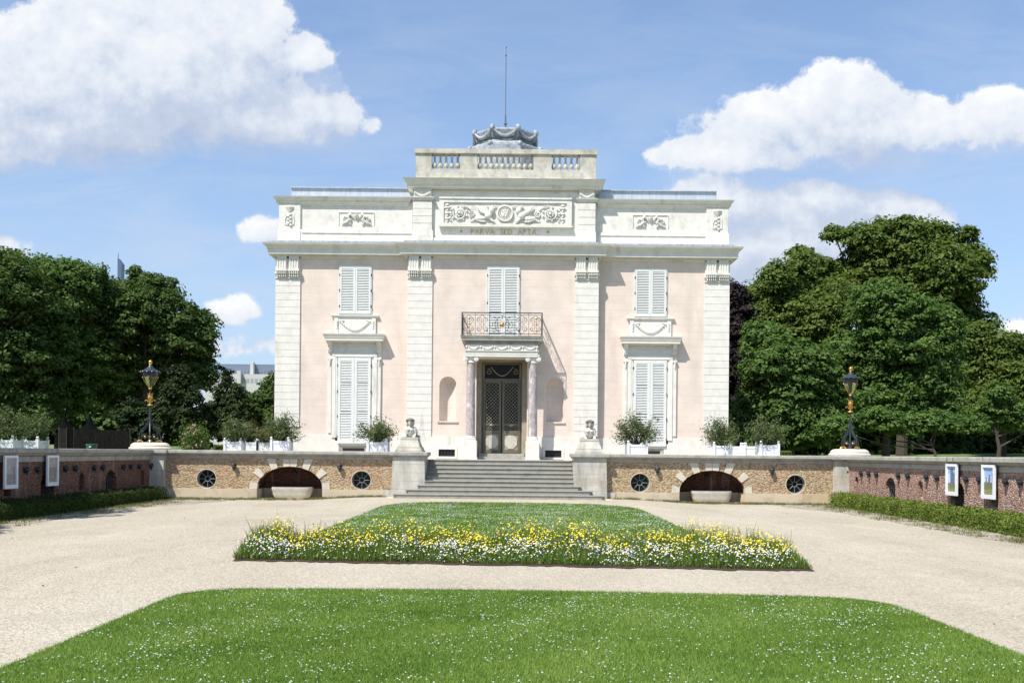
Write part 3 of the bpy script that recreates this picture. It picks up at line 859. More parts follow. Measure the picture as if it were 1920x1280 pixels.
# frieze: medallion, two winged beasts, scrolls, end candelabra
r_ = B(); y = YC - .045; zm = zc(401); x0 = 0.07
def ring(cx, cz, r, t, yy, n=20): r_.tube([(cx + r * math.cos(2 * math.pi * i / n), yy, cz + r * math.sin(2 * math.pi * i / n)) for i in range(n)], t, 6, closed=True)
ring(x0, zm, .33, .045, y - .04); ring(x0, zm, .24, .02, y - .04)
r_.ell((x0, y, zm), (.22, .07, .24), 12, 8)
for i in range(12): r_.ell((x0 + rng.uniform(-.12, .12), y - .06, zm + rng.uniform(-.15, .15)), (.035, .03, .045), 6, 4)
for q in (-1, 1):
    X = lambda v: x0 + q * v
    r_.tube([(X(.30), y - .03, zm + .28), (X(.48), y - .05, zm + .34), (X(.62), y - .05, zm + .26), (X(.8), y - .03, zm + .32)], .03, 5)
    # head and chest of the beast, its haunch, raised wing
    r_.ell((X(.60), y - .05, zm + .12), (.13, .10, .17), 9, 7)
    r_.ell((X(.74), y - .05, zm - .10), (.17, .11, .16), 9, 7)
    r_.ell((X(1.10), y - .04, zm - .23), (.26, .09, .12), 9, 7)
    r_.tube([(X(.66), y - .04, zm - .2), (X(.56), y - .06, zm - .33), (X(.44), y - .06, zm - .36)], [.07, .05, .04], 6)
    r_.tube([(X(1.3), y - .04, zm - .25), (X(1.05), y - .06, zm - .36), (X(.85), y - .06, zm - .37)], [.06, .05, .03], 6)
    r_.tube([(X(1.3), y - .03, zm - .25), (X(1.45), y - .03, zm - .34), (X(1.55), y - .03, zm - .30)], [.04, .03, .02], 5)
    for k in range(6):
        a = .25 + .16 * k
        r_.tube([(X(.78 + .04 * k), y - .06, zm - .05 + .01 * k), (X(.78 + .05 * k + .32 * math.cos(a)), y - .08, zm + .0 + .30 * math.sin(a) + .0), (X(.95 + .06 * k + .26 * math.cos(a + .5)), y - .05, zm + .02 + .40 * math.sin(a * .9))], [.05, .05, .015], 5)
    r_.tube(spiral(X(1.45), zm - .03, .02, .15, 1.7, 0, y - .02, sgn=-q), .028, 5)
    r_.tube(spiral(X(2.0), zm - .0, .05, .30, 1.8, math.pi / 2, y - .03, sgn=q), .035, 5)
    for k in range(9):
        a = 2 * math.pi * k / 9
        r_.ell((X(2.0 + .13 * math.cos(a)), y - .05, zm + .13 * math.sin(a)), (.05, .05, .05), 6, 4)
        r_.ell((X(2.02 + .36 * math.cos(a)), y - .02, zm + .31 * math.sin(a)), (.055, .03, .045), 6, 4)
    r_.ell((X(2.0), y - .08, zm), (.07, .07, .07), 7, 5)
    r_.tube([(X(1.5), y - .02, zm + .15), (X(1.7), y - .03, zm + .3), (X(1.95), y - .03, zm + .34)], .025, 5)
    for k in range(7): r_.ell((X(2.55), y - .01, zm - .36 + .12 * k), (.05 + .06 * (k % 2) + .05 * (k > 4), .05, .055), 7, 5)
    for k in range(6): r_.ell((X(2.38 + .05 * (k % 2)), y - .01, zm - .33 + .12 * k), (.05, .04, .04), 6, 4)
r_.build('frieze_relief', M['attic'], house, smooth=True)
# lettering --------------------------------------------------------
GL = {'P': [((0, 0), (0, 1)), 'bp'], 'A': [((0, 0), (.42, 1)), ((.42, 1), (.84, 0)), ((.18, .36), (.66, .36))],
      'R': [((0, 0), (0, 1)), 'bp', ((.28, .48), (.66, 0))], 'V': [((0, 1), (.42, 0)), ((.42, 0), (.84, 1))],
      'S': ['s'], 'E': [((0, 0), (0, 1)), ((0, 1), (.55, 1)), ((0, .52), (.45, .52)), ((0, 0), (.58, 0))],
      'D': [((0, 0), (0, 1)), 'bd'], 'T': [((.38, 0), (.38, 1)), ((0, 1), (.76, 1))]}
WD = {'P': .62, 'A': .9, 'R': .72, 'V': .88, 'S': .58, 'E': .64, 'D': .78, 'T': .78, ' ': .75}
def arcp(cx, cz, rx, rz, a0, a1, n=8): return [(cx + rx * math.cos(a0 + (a1 - a0) * i / n), cz + rz * math.sin(a0 + (a1 - a0) * i / n)) for i in range(n + 1)]
tx = B(); s_ = .212; txt = "PARVA SED APTA"; gap = .26
tot = sum(WD[c] + gap for c in txt) * s_
x = (-1.42); kx = (1.52 + 1.42) / tot; z0 = zc(438.8); yl = YC + .05
def stroke(p, q, t):
    a = Vector((x + p[0] * s_ * kx, yl, z0 + p[1] * s_)); b2 = Vector((x + q[0] * s_ * kx, yl, z0 + q[1] * s_))
    tx.tube([a, b2], t, 4, flat=.6)
for chx in txt:
    for e in GL.get(chx, []):
        if e == 'bp': pts = [(0, 1)] + arcp(.28, .74, .27, .26, math.pi / 2, -math.pi / 2) + [(0, .48)]
        elif e == 'bd': pts = [(0, 1)] + arcp(.28, .5, .42, .5, math.pi / 2, -math.pi / 2) + [(0, 0)]
        elif e == 's': pts = arcp(.27, .75, .23, .25, .4, math.pi * 1.5) + arcp(.27, .25, .25, .25, math.pi / 2, -math.pi + .4)
        else: pts = None
        if pts:
            for i in range(len(pts) - 1): stroke(pts[i], pts[i + 1], .014)
        else:
            p, q = e; stroke(p, q, .018 if abs(p[1] - q[1]) > .5 and p[0] >= q[0] - .01 else .012)
            if abs(p[1] - q[1]) > .9:
                for u in (p, q):
                    if not (chx == 'A' and u[1] == 1) and not (chx == 'V' and u[1] == 0): stroke((u[0] - .11, u[1]), (u[0] + .11, u[1]), .008)
    x += (WD[chx] + gap) * s_ * kx
for sx in (-1.86, 1.98):
    for k in range(3):
        a = math.pi * k / 3 + .3
        tx.tube([(sx - .06 * math.cos(a), yl, zc(434) - .06 * math.sin(a)), (sx + .06 * math.cos(a), yl, zc(434) + .06 * math.sin(a))], .014, 4)
o_ = tx.build('inscription', M['letter'], house)
o_['label'] = 'faded gold capitals PARVA SED APTA between two small stars'

# balustrade -------------------------------------------------------
zb0, zb1, zr0, zr1 = ZC1 + .35, zc(317.5), zc(288), zc(279.5)
yb = YC + .05
b_ = B()
xs = dict(posts=[(-3.9, -3.2), (-1.93, -1.18), (1.31, 2.1), (3.38, 4.08)])
def run_wall(z0, z1, t, o=0.0):
    b_.box(-3.9 - o, 4.08 + o, yb - o, yb + t + o, z0, z1)
    for x_ in (-3.9, 4.08): b_.box(min(x_ - o, x_ - o + 2 * o + t) if x_ < 0 else x_ - t - o, (x_ + t + o) if x_ < 0 else x_ + o, yb + t + o + .001, YB - 3, z0, z1)
run_wall(zb0, zb1 - .08, .42); run_wall(zb1 - .08, zb1, .42, .0)
b_.box(-3.9, 4.08, yb - .03, yb - .001, zb0, zb0 + .2)
run_wall(zr0, zr1, .42, .05)
for (a, b2) in xs['posts']:
    b_.box(a, b2, yb + .012, yb + .40, zb1, zr0)
for x_ in (-3.9, 4.08):
    for yy in np.arange(yb + 2.6, YB - 3.2, 2.6):
        b_.box(min(x_, x_ + (.4 if x_ < 0 else -.4)), max(x_, x_ + (.4 if x_ < 0 else -.4)), yy, yy + .7, zb1, zr0)
bal = b_.build('balustrade', M['balus'], house)
hb = zr0 - zb1
bp = [(.095, 0), (.095, .06), (.06, .08), (.06, .10), (.095, .17), (.115, .26), (.10, .36), (.055, .52), (.045, .66), (.055, .72), (.04, .78), (.055, .86), (.085, .9), (.085, 1)]
bb = MB().lathe([(r, z * hb) for r, z in bp], 0, 0, 8)
bo = bb.build('baluster', M['balus'], bal, smooth=True)
first = True
pos_b = []
for (a, b2, n) in ((-3.2, -1.93, 5), (-1.18, 1.31, 10), (2.1, 3.38, 5)):
    for i in range(n): pos_b.append((a + (b2 - a) * (i + .5) / n, yb + .2))
for x_ in (-3.72, 3.9):
    for k in range(3):
        for i in range(6): pos_b.append((x_, yb + .55 + 2.6 * k + (.35 if k else 0) + (1.9 if not k else 1.7) * (i + .5) / 6))
for (x_, y_) in pos_b:
    o_ = bo if first else bo.copy()
    if not first: scene.collection.objects.link(o_); o_.parent = bal
    o_.location = (x_ + XC, y_, zb1); first = False

# zinc roofs --------------------------------------------------------
r_ = B()
for s in (-1, 1):
    x0, x1 = sorted((s * 4.06, s * 9.6))
    r_.frustum((x0 + x1) / 2, (YW + .55 + YB - .6) / 2, ZA1 + .2, 13.72, (x1 - x0) / 2, (YB - 1.15 - YW) / 2, (x1 - x0) / 2 - .02, (YB - 1.15 - YW) / 2 - .03)
    r_.box(x0 - .0, x1 + .0, YW + .5, YB - .6, 13.72, 13.76)
    n = 0
    for i in range(0):
        x = x0 + .02 + (x1 - x0 - .04) * i / n
        r_.box(x - .008, x + .008, YW + .51, YW + .57, ZA1 + .3, 13.72)
r_.box(-3.95, 4.0, YC + .5, YB - .6, ZC1 + .28, ZC1 + .42)
r_.build('roof', M['zinc'], house)

# dome crown ---------------------------------------------------------
YD = 49.4; sD = F / (YD - 1.5)
def zd(y): return H + (849.4 - y) / sD
oct_ = math.pi / 8
dome = B()
dome.lathe([(2.1, ZC1 + .4), (2.1, 15.6), (2.0, 16.2), (1.97, zd(281))], 0, YD, 8, rot=oct_)
dome.lathe([(1.95, zd(284)), (1.95, zd(274)), (1.86, zd(273)), (1.84, zd(269)), (1.72, zd(266)), (1.55, zd(262)), (1.42, zd(258)), (1.38, zd(254)), (1.52, zd(252)), (1.56, zd(246)), (1.60, zd(241)), (1.58, zd(238)), (1.40, zd(236)), (.3, zd(235)), (0, zd(234.6))], 0, YD, 8, rot=oct_)
dm = dome.build('dome_crown', M['lead'], house)
for k in range(8):
    a0 = oct_ + k * math.pi / 4; a1 = a0 + math.pi / 4
    g_ = B(); rr = 1.60
    p0 = Vector((rr * math.cos(a0), YD + rr * math.sin(a0), 0)); p1 = Vector((rr * math.cos(a1), YD + rr * math.sin(a1), 0))
    pts = []
    for i in range(11):
        u = i / 10; p = p0.lerp(p1, u); p *= 1; out = Vector((math.cos((a0 + a1) / 2), math.sin((a0 + a1) / 2), 0)) * .05
        pts.append((p.x + out.x, p.y + out.y, zd(240) - .36 * math.sin(math.pi * u)))
    g_.tube(pts, [.05 + .035 * math.sin(math.pi * i / 10) for i in range(11)], 6)
    g_.ell((p0.x * 1.02, YD + (p0.y - YD) * 1.02, zd(239)), (.13, .13, .17), 8, 6)
    g_.ell((p0.x * 1.0, YD + (p0.y - YD) * 1.0, zd(235)), (.10, .10, .09), 7, 5)
    g_.tube([(p0.x * 1.01, YD + (p0.y - YD) * 1.01, zd(242)), (p0.x * .97, YD + (p0.y - YD) * .97, zd(250)), (p0.x * .93, YD + (p0.y - YD) * .93, zd(256))], [.09, .06, .05], 6)
    q = 1.86; e = Vector((q * math.cos(a0), q * math.sin(a0), 0))
    g_.ell((e.x, YD + e.y, zd(271)), (.13, .13, .15), 8, 6)
    g_.build('garland', M['lead'], dm, smooth=True)
sD = F / YD
lr = B().tube([(0, YD, zd(246)), (0.0, YD, zd(215))], [.05, .035], 6)
lr.tube([(0.0, YD, zd(215)), (0.0, YD, zd(110))], .021, 5).tube([(0, YD, zd(110)), (0, YD, zd(86))], [.018, .008], 5)
lr.ell((0, YD, zd(104)), (.05, .05, .05), 6, 5).ell((0, YD, zd(232)), (.09, .09, .06), 8, 5).ell((0, YD, zd(89)), (.03, .03, .07), 6, 5)
lr.build('lightning_rod', plain('rod_metal', (.13, .14, .16), .5), house)

# windows ------------------------------------------------------------
def shutter(x0, x1, z0, z1, y, parent, rails=(), fr=.085):
    s = B(); t = .05
    s.box(x0, x0 + fr, y - t, y, z0, z1); s.box(x1 - fr, x1, y - t, y, z0, z1)
    rl = [(z0, z0 + fr * 1.3), (z1 - fr, z1)] + [(r - .04, r + .04) for r in rails]
    for a, b2 in rl: s.box(x0 + fr, x1 - fr, y - t + .002, y - .002, a, b2)
    zz = z0 + fr * 1.3
    n = int((z1 - fr - zz) / .071); pit = (z1 - fr - zz) / n
    for i in range(n):
        z = zz + pit * i
        if any(abs(z + pit / 2 - r) < .06 for r in rails): continue
        s.add([(x0 + fr, y - t + .008, z + .006), (x1 - fr, y - t + .008, z + .006), (x1 - fr, y - .008, z + .052), (x0 + fr, y - .008, z + .052),
               (x0 + fr, y - t + .008, z + .016), (x1 - fr, y - t + .008, z + .016), (x1 - fr, y - .008, z + .062), (x0 + fr, y - .008, z + .062)],
              [(3, 2, 1, 0), (4, 5, 6, 7), (0, 1, 5, 4), (2, 3, 7, 6)])
    o = s.build('shutter', M['shutter'], parent)
    return o
def hinges(xs_, zs_, y, parent):
    h = B()
    for x in xs_:
        for z in zs_: h.box(x - .02, x + .02, y - .07, y - .02, z - .05, z + .05); h.tube([(x, y - .07, z), (x, y - .1, z + .02)], .012, 4)
    h.build('hinges', M['iron'], parent)
def scaled(cx, z0, z1, hw, y, name='window', upper=True):
    f = B()
    f.box(cx - hw - .03, cx + hw + .03, y - .04, y - .001, z1, z1 + .07)
    for q in (-1, 1): f.box(*sorted((cx + q * hw, cx + q * (hw + .03))), y - .045, y - .001, z0, z1)
    f.box(cx - hw, cx + hw, y - .006, y - .003, z0, z1)
    w_ = f.build(name, M['shutter'], house)
    bk = B().box(cx - hw + .05, cx + hw - .05, y - .012, y - .0065, z0 + .05, z1 - .05).build('dark_gap', M['shdark'], w_)
    shutter(cx - hw + .01, cx - .004, z0 + .01, z1 - .005, y - .014, w_)
    shutter(cx + .004, cx + hw - .01, z0 + .01, z1 - .005, y - .014, w_)
    hinges((cx - hw, cx + hw), [z0 + .35, z1 - .35, (z0 + z1) / 2], y, w_)
    return w_
CX = [-6.55, 6.58]
for cx in CX:
    zs0, zs1 = zw(589), zw(501)
    w_ = scaled(cx, zs0, zs1, .70, YW)
    # sill
    B().sweep([(cx - .96, YW - .02), (cx + .96, YW - .02), (cx + .96, YW), (cx - .96, YW)], [(0, zw(596.5)), (.05, zw(595.5)), (.07, zw(593.5)), (.10, zw(592.5)), (.10, zw(591)), (0, zw(590.2))]).build('sill', M['white'], w_)
    ap = B(); z0, z1 = zw(626.5), zw(596.5)
    ap.box(cx - .90, cx + .90, YW - .05, YW - .001, z0, z1)
    for q in (-1, 1): ap.box(*sorted((cx + q * .74, cx + q * .92)), YW - .075, YW - .0505, z0, z1)
    ao = ap.build('apron', M['white'], w_)
    g_ = B(); yy = YW - .075
    sw = swag(cx - .66, cx + .66, z1 - .14, .36, yy, 14)
    for i, p in enumerate(sw):
        r = .04 + .055 * math.sin(math.pi * i / 14)
        g_.ell(p, (r * 1.1, .035, r), 7, 5)
        g_.ell((p[0] + rng.uniform(-.03, .03), p[1] - .02, p[2] + rng.uniform(-.03, .05)), (.03, .02, .025), 5, 4)
    for q in (-1, 1):
        for k in range(4): g_.ell((cx + q * .80, YW - .09, z1 - .16 - .09 * k), (.05, .03, .045), 6, 4)
        g_.tube([(cx + q * .66, yy, z1 - .14), (cx + q * .5, yy, z1 - .1), (cx + q * .55, yy, z1 - .2)], .018, 4)
    g_.build('garland', M['attic'], ao, smooth=True)
    # french window below
    z0, z1 = zw(831), zw(672.5)
    f = B(); hw = .74
    f.box(cx - hw - .10, cx + hw + .10, YW - .05, YW - .001, ZD - .24, zw(665))
    for q in (-1, 1):
        f.box(*sorted((cx + q * (hw + .1), cx + q * 1.0)), YW - .09, YW - .001, ZD - .1, zw(662))
        f.box(*sorted((cx + q * 1.0, cx + q * 1.19)), YW - .045, YW - .0015, ZD, zw(662))
        f.box(*sorted((cx + q * 1.025, cx + q * 1.165)), YW - .085, YW - .046, ZD + .1, zw(678))
        f.box(*sorted((cx + q * 1.0, cx + q * 1.19)), YW - .12, YW - .046, zw(674), zw(671.5))
        f.box(*sorted((cx + q * (hw + .03), cx + q * (hw + .10))), YW - .075, YW - .051, ZD - .1, zw(668))
    f.box(cx - 1.0, cx + 1.0, YW - .10, YW - .0012, zw(668), zw(662))
    f.box(cx - hw - .08, cx + hw + .08, YW - .12, YW - .101, zw(669.2), zw(667))
    f.box(cx - 1.19, cx + 1.19, YW - .06, YW - .0008, zw(662), zw(640))
    w2 = f.build('french_window', M['white'], house)
    B().box(cx - hw + .05, cx + hw - .05, YW - .062, YW - .051, z0 + .05, z1 - .05).build('dark_gap', M['shdark'], w2)
    B().box(cx - hw, cx + hw, YW - .10, YW - .0515, z1, z1 + .10).build('frame', M['shutter'], w2)
    rl = [z0 + (z1 - z0) * k for k in (.36, .70)]
    shutter(cx - hw + .01, cx - .004, z0, z1, YW - .063, w2, rl, .12)
    shutter(cx + .004, cx + hw - .01, z0, z1, YW - .063, w2, rl, .12)
    hinges((cx - hw + .0, cx + hw - .0), [z0 + .3, z0 + 1.2, z0 + 2.3, z1 - .3], YW - .05, w2)
    pz0, pz1 = zw(641), zw(626.5)
    pp = [(.0, pz0 - .05), (.10, pz0 - .02), (.16, pz0), (.16, pz0 + .01), (.42, pz0 + .02), (.42, pz0 + .11), (.45, pz0 + .13), (.48, pz0 + .2), (.53, pz0 + .27), (.55, pz1 - .02), (.0, pz1)]
    pp = [(a * .62, b2) for a, b2 in pp]
    hd = B().sweep([(cx - 1.02, YW - .12), (cx + 1.02, YW - .12), (cx + 1.02, YW), (cx - 1.02, YW)], pp).build('hood', M['white'], w2)
    br = B()
    for q in (-1, 1):
        a, b2 = sorted((cx + q * .99, cx + q * 1.17))
        prof_ = [(-.0, zw(661)), (.07, zw(660)), (.10, zw(656)), (.09, zw(652)), (.14, zw(647)), (.23, zw(642)), (.24, zw(640)), (0, zw(640))]
        n = len(prof_)
        vs = [(a, YW - .061 - o, z) for o, z in prof_] + [(b2, YW - .061 - o, z) for o, z in prof_]
        br.add(vs, [tuple(range(n)), tuple(range(2 * n - 1, n - 1, -1))] + [(i, i + n, (i + 1) % n + n, (i + 1) % n) for i in range(n)])
        m_ = (a + b2) / 2
        for k in range(4): br.ell((cx + q * 1.095, YW - .11, zw(676 + 2.6 * k)), (.05 - .008 * k, .03, .04), 6, 4)
    br.build('brackets', M['white'], w2)
    fz = B()
    for i in range(19):
        x = cx - .86 + 1.72 * i / 18
        fz.ell((x, YW - .065, zw(651) + .02 * (-1) ** i), (.038, .025, .06), 6, 4)
    fz.box(cx - .92, cx + .92, YW - .072, YW - .061, zw(657.5), zw(656.5))
    fz.build('frieze_relief', M['attic'], w2, smooth=True)
    ph = B()
    ph.box(cx - 1.24, cx - .78, YW - .13, YW - .0505, TZ + .3, ZD - .1) if False else None
# centre window behind the balcony
scaled(0.03, 6.93, zc(502), .70, YC)

# porch --------------------------------------------------------------
YP = 43.2
porch = B().box(-1.30, 1.30, YC - .052, YC - .0012, 6.0, 6.029).build('porch', M['white'], house)
for q in (-1, 1):
    po = B()
    cx = q * 1.34 + (.02 if q > 0 else 0)
    po.box(cx - .29, cx + .29, YP - .29, YC - .051, TZ, zc(827))
    po.box(cx - .32, cx + .32, YP - .32, YC - .0515, TZ, TZ + .08)
    po.build('pedestal', M['white'], porch)
for q in (-1, 1):
    cx = q * 1.34 + (.02 if q > 0 else 0)
    z0, z1 = zc(827), zc(668)
    cb = B().box(cx - .25, cx + .25, YP - .25, YP + .25, z0, z0 + .06)
    cb.lathe([(.25, z0 + .06), (.265, z0 + .09), (.25, z0 + .12), (.22, z0 + .14), (.235, z0 + .17), (.21, z0 + .20)], cx, YP, 20)
    prof_ = [(.205 - .03 * (k / 10) ** 1.6, z0 + .20 + (zc(684) - z0 - .2) * k / 10) for k in range(11)]
    sh = B().lathe(prof_, cx, YP, 24).build('column', M['marble'], porch, smooth=True)
    cb.build('column_base', M['white'], sh, smooth=True)
    cp = B()
    zn = zc(684)
    cp.lathe([(.19, zn), (.205, zn + .02), (.18, zn + .05), (.18, zn + .12), (.22, zn + .17)], cx, YP, 16)
    cp.box(cx - .2, cx + .2, YP - .19, YP + .19, zn + .15, zn + .27)
    for u in (-1, 1):
        for yy in (-.19, .19):
            for rr in (.105, .07, .035):
                cp.tube([(cx + u * .235, YP + yy - .03 - (.105 - rr) * .2, zn + .17), (cx + u * .235, YP + yy + .03 + (.105 - rr) * .2, zn + .17)], rr, 14)
    cp.box(cx - .26, cx + .26, YP - .24, YP + .24, zn + .27, z1)
    cp.build('capital', M['white'], sh, smooth=True)
# entablature
z0, z1, z2 = zc(668.2), zc(658), zc(646)
z0, z1, z2 = 6.03, 6.27, 6.53
e_ = B(); ye = YP - .27; ex = 1.54
e_.box(-ex, ex, ye + .02, YC, z0, z0 + .09); e_.box(-ex - .012, ex + .012, ye + .01, YC, z0 + .09, z0 + .17)
e_.box(-ex - .024, ex + .024, ye, YC, z0 + .17, z1); e_.box(-ex - .05, ex + .05, ye - .03, YC, z1, z1 + .035)
e_.box(-ex - .0, ex + .0, ye + .02, YC, z1 + .035, z2 + .02)
ent = e_.build('entablature', M['white'], porch)
g_ = B()
for i in range(5):
    c = -1.22 + .61 * i
    sw = swag(c - .23, c + .23, z2 - .05, .13, ye - .01, 8)
    g_.tube(sw, [.018 + .02 * math.sin(math.pi * k / 8) for k in range(9)], 6)
    for p in sw[1:-1]: g_.ell((p[0] + rng.uniform(-.02, .02), p[1] - .015, p[2] + rng.uniform(-.02, .02)), (.028, .02, .026), 6, 4)
for i in range(6):
    c = -1.525 + .61 * i
    g_.ell((c, ye - .0, z2 - .08), (.05, .03, .05), 7, 5); g_.tube([(c, ye, z2 - .1), (c - .02, ye, z2 - .2)], .012, 4)
g_.build('garland', M['attic'], ent, smooth=True)
# balcony
zs = 6.92
pf = [(0, z2), (.03, z2 + .01), (.03, z2 + .05), (.07, z2 + .06), (.09, z2 + .11), (.13, z2 + .16), (.16, z2 + .18), (.22, z2 + .19), (.22, zs - .12), (.24, zs - .10), (.26, zs - .03), (.27, zs), (0, zs)]
bl = B().sweep([(-ex + .02, YC), (-ex + .02, ye + .11), (ex - .02, ye + .11), (ex - .02, YC)], pf, closed=False)
bl.box(-ex + .02, ex - .02, ye + .001, YC, z2 + .021, zs - .002)
n = 46
for i in range(n):
    x = -ex - .05 + (2 * ex + .1) * (i + .5) / n
    bl.ell((x, ye - .02, z2 + .12), (.024, .03, .035), 5, 4)
balc = bl.build('balcony', M['coping'], porch)
rl_ = B(); rz = zs + .98; xr = 1.73; yf = ye - .12
rail_front = [(-xr, yf), (xr, yf)]
for (a, b2) in (((-xr, YC - .02), (-xr, yf)), ((-xr, yf), (xr, yf)), ((xr, yf), (xr, YC - .02))):
    for z, r in ((rz, .022), (rz - .09, .010), (zs + .08, .014)):
        rl_.tube([(a[0], a[1], z), (b2[0], b2[1], z)], r, 6)
for x in (-xr, -1.15, -.55, .55, 1.15, xr): rl_.tube([(x, yf, zs), (x, yf, rz)], .016 if abs(x) > 1.5 else .010, 5)
for q in (-1, 1): rl_.tube([(q * xr, YC - .04, zs), (q * xr, YC - .04, rz)], .014, 5)
def panel(cx, hw, side=None):
    def P_(x, z):
        return (x, yf, z) if side is None else (side * xr, (yf + YC) / 2 + (x - cx), z)
    zm_ = (zs + .08 + rz - .09) / 2; hh = (rz - .09 - zs - .08) / 2
    for q in (-1, 1):
        for u in (-1, 1):
            sp = spiral(cx + q * hw * .5, zm_ + u * hh * .5, .02, min(hw * .42, hh * .42), 1.4, math.pi / 2 * u, 0, 14, sgn=q * u)
            rl_.tube([P_(p[0], p[2]) for p in sp], .0085, 4)
        rl_.tube([P_(cx, zm_ + hh), P_(cx + q * hw * .85, zm_ + hh * .45), P_(cx + q * hw * .3, zm_), P_(cx + q * hw * .85, zm_ - hh * .45), P_(cx, zm_ - hh)], .008, 4)
    rl_.tube([P_(cx + hw * .2 * math.cos(a), zm_ + hh * .3 * math.sin(a)) for a in [2 * math.pi * k / 12 for k in range(12)]], .008, 4, closed=True)
for cx, hw in ((-1.44, .28), (-.85, .29), (.85, .29), (1.44, .28)): panel(cx, hw)
panel(0, .6, -1); panel(0, .6, 1)
for q in (-1, 1):
    rl_.tube(spiral(q * .33, zs + .45, .03, .2, 1.5, 0, yf, 16, sgn=q), .009, 4)
    rl_.tube([(q * .53, yf, zs + .85), (q * .2, yf, zs + .75), (q * .15, yf, zs + .2), (q * .53, yf, zs + .12)], .009, 4)
rl_.tube([(.30 * math.cos(a), yf, zs + .47 + .36 * math.sin(a)) for a in [2 * math.pi * k / 20 for k in range(20)]], .011, 4, closed=True)
rail = rl_.build('railing', M['iron'], balc)
su = B(); cz = zs + .47
for k in range(14):
    a = 2 * math.pi * k / 14; r = .20 if k % 2 else .27
    su.add([(.07 * math.cos(a - .2), yf - .03, cz + .07 * math.sin(a - .2)), (.07 * math.cos(a + .2), yf - .03, cz + .07 * math.sin(a + .2)), (r * math.cos(a), yf - .02, cz + r * math.sin(a)), (.07 * math.cos(a), yf - .06, cz + .07 * math.sin(a)), (.07 * math.cos(a), yf - .01, cz + .07 * math.sin(a))], [(0, 2, 3), (3, 2, 1), (1, 2, 4), (4, 2, 0)])
su.ell((0, yf - .03, cz), (.09, .05, .09), 12, 8)
su.tube([(0, yf - .01, cz + .25), (0, yf - .02, cz + .42)], [.03, .015], 6)
for cxx in (-1.44, 1.44):
    for zz_ in (.22, .5, .74): su.ell((cxx + .03, yf - .01, zs + zz_), (.055, .02, .05), 7, 5)
so_ = su.build('sun_emblem', M['gold'], rail, smooth=True)

# doorway ------------------------------------------------------------
jb = B()
plate(jb, rect_pts(-1.12, 1.12, TZ, 6.03), [rect_pts(-.905, .905, 1.86, 5.93)], YC + .28, [0.3])
dr = jb.build('doorway', M['jamb'], house)
st = B().box(-1.05, 1.07, YC - .62, YC + .26, TZ, TZ + .13).box(-.98, 1.0, YC - .3, YC + .265, TZ + .13, 1.86)
st.box(-.9, .9, YC + .265, YC + .65, 1.7, 1.858)
st.build('threshold', M['coping'], dr)
yd = YC + .50
db = B()
db.box(-.905, -.83, yd - .02, yd + .1, 1.86, 5.93).box(.83, .905, yd - .02, yd + .1, 1.86, 5.93).box(-.83, .83, yd - .02, yd + .1, 5.82, 5.93)
db.box(-.83, .83, yd - .03, yd + .1, 5.08, 5.20)
fr_ = db.build('door_frame', M['doorpaint'], dr)
tp = B().box(-.83, .83, yd + .04, yd + .05, 5.20, 5.82)
tp.build('transom', M['pane'], dr)
tg = B()
tg.tube(swag(-.5, .5, 5.72, .4, yd + .03, 14), .022, 5)
for q in (-1, 1):
    tg.tube(spiral(q * .6, 5.5, .03, .14, 1.3, 0, yd + .03), .014, 4)
    tg.box(*sorted((q * .78, q * .83)), yd + .0, yd + .04, 5.2, 5.82)
tg.build('transom_grille', M['jamb'], dr)
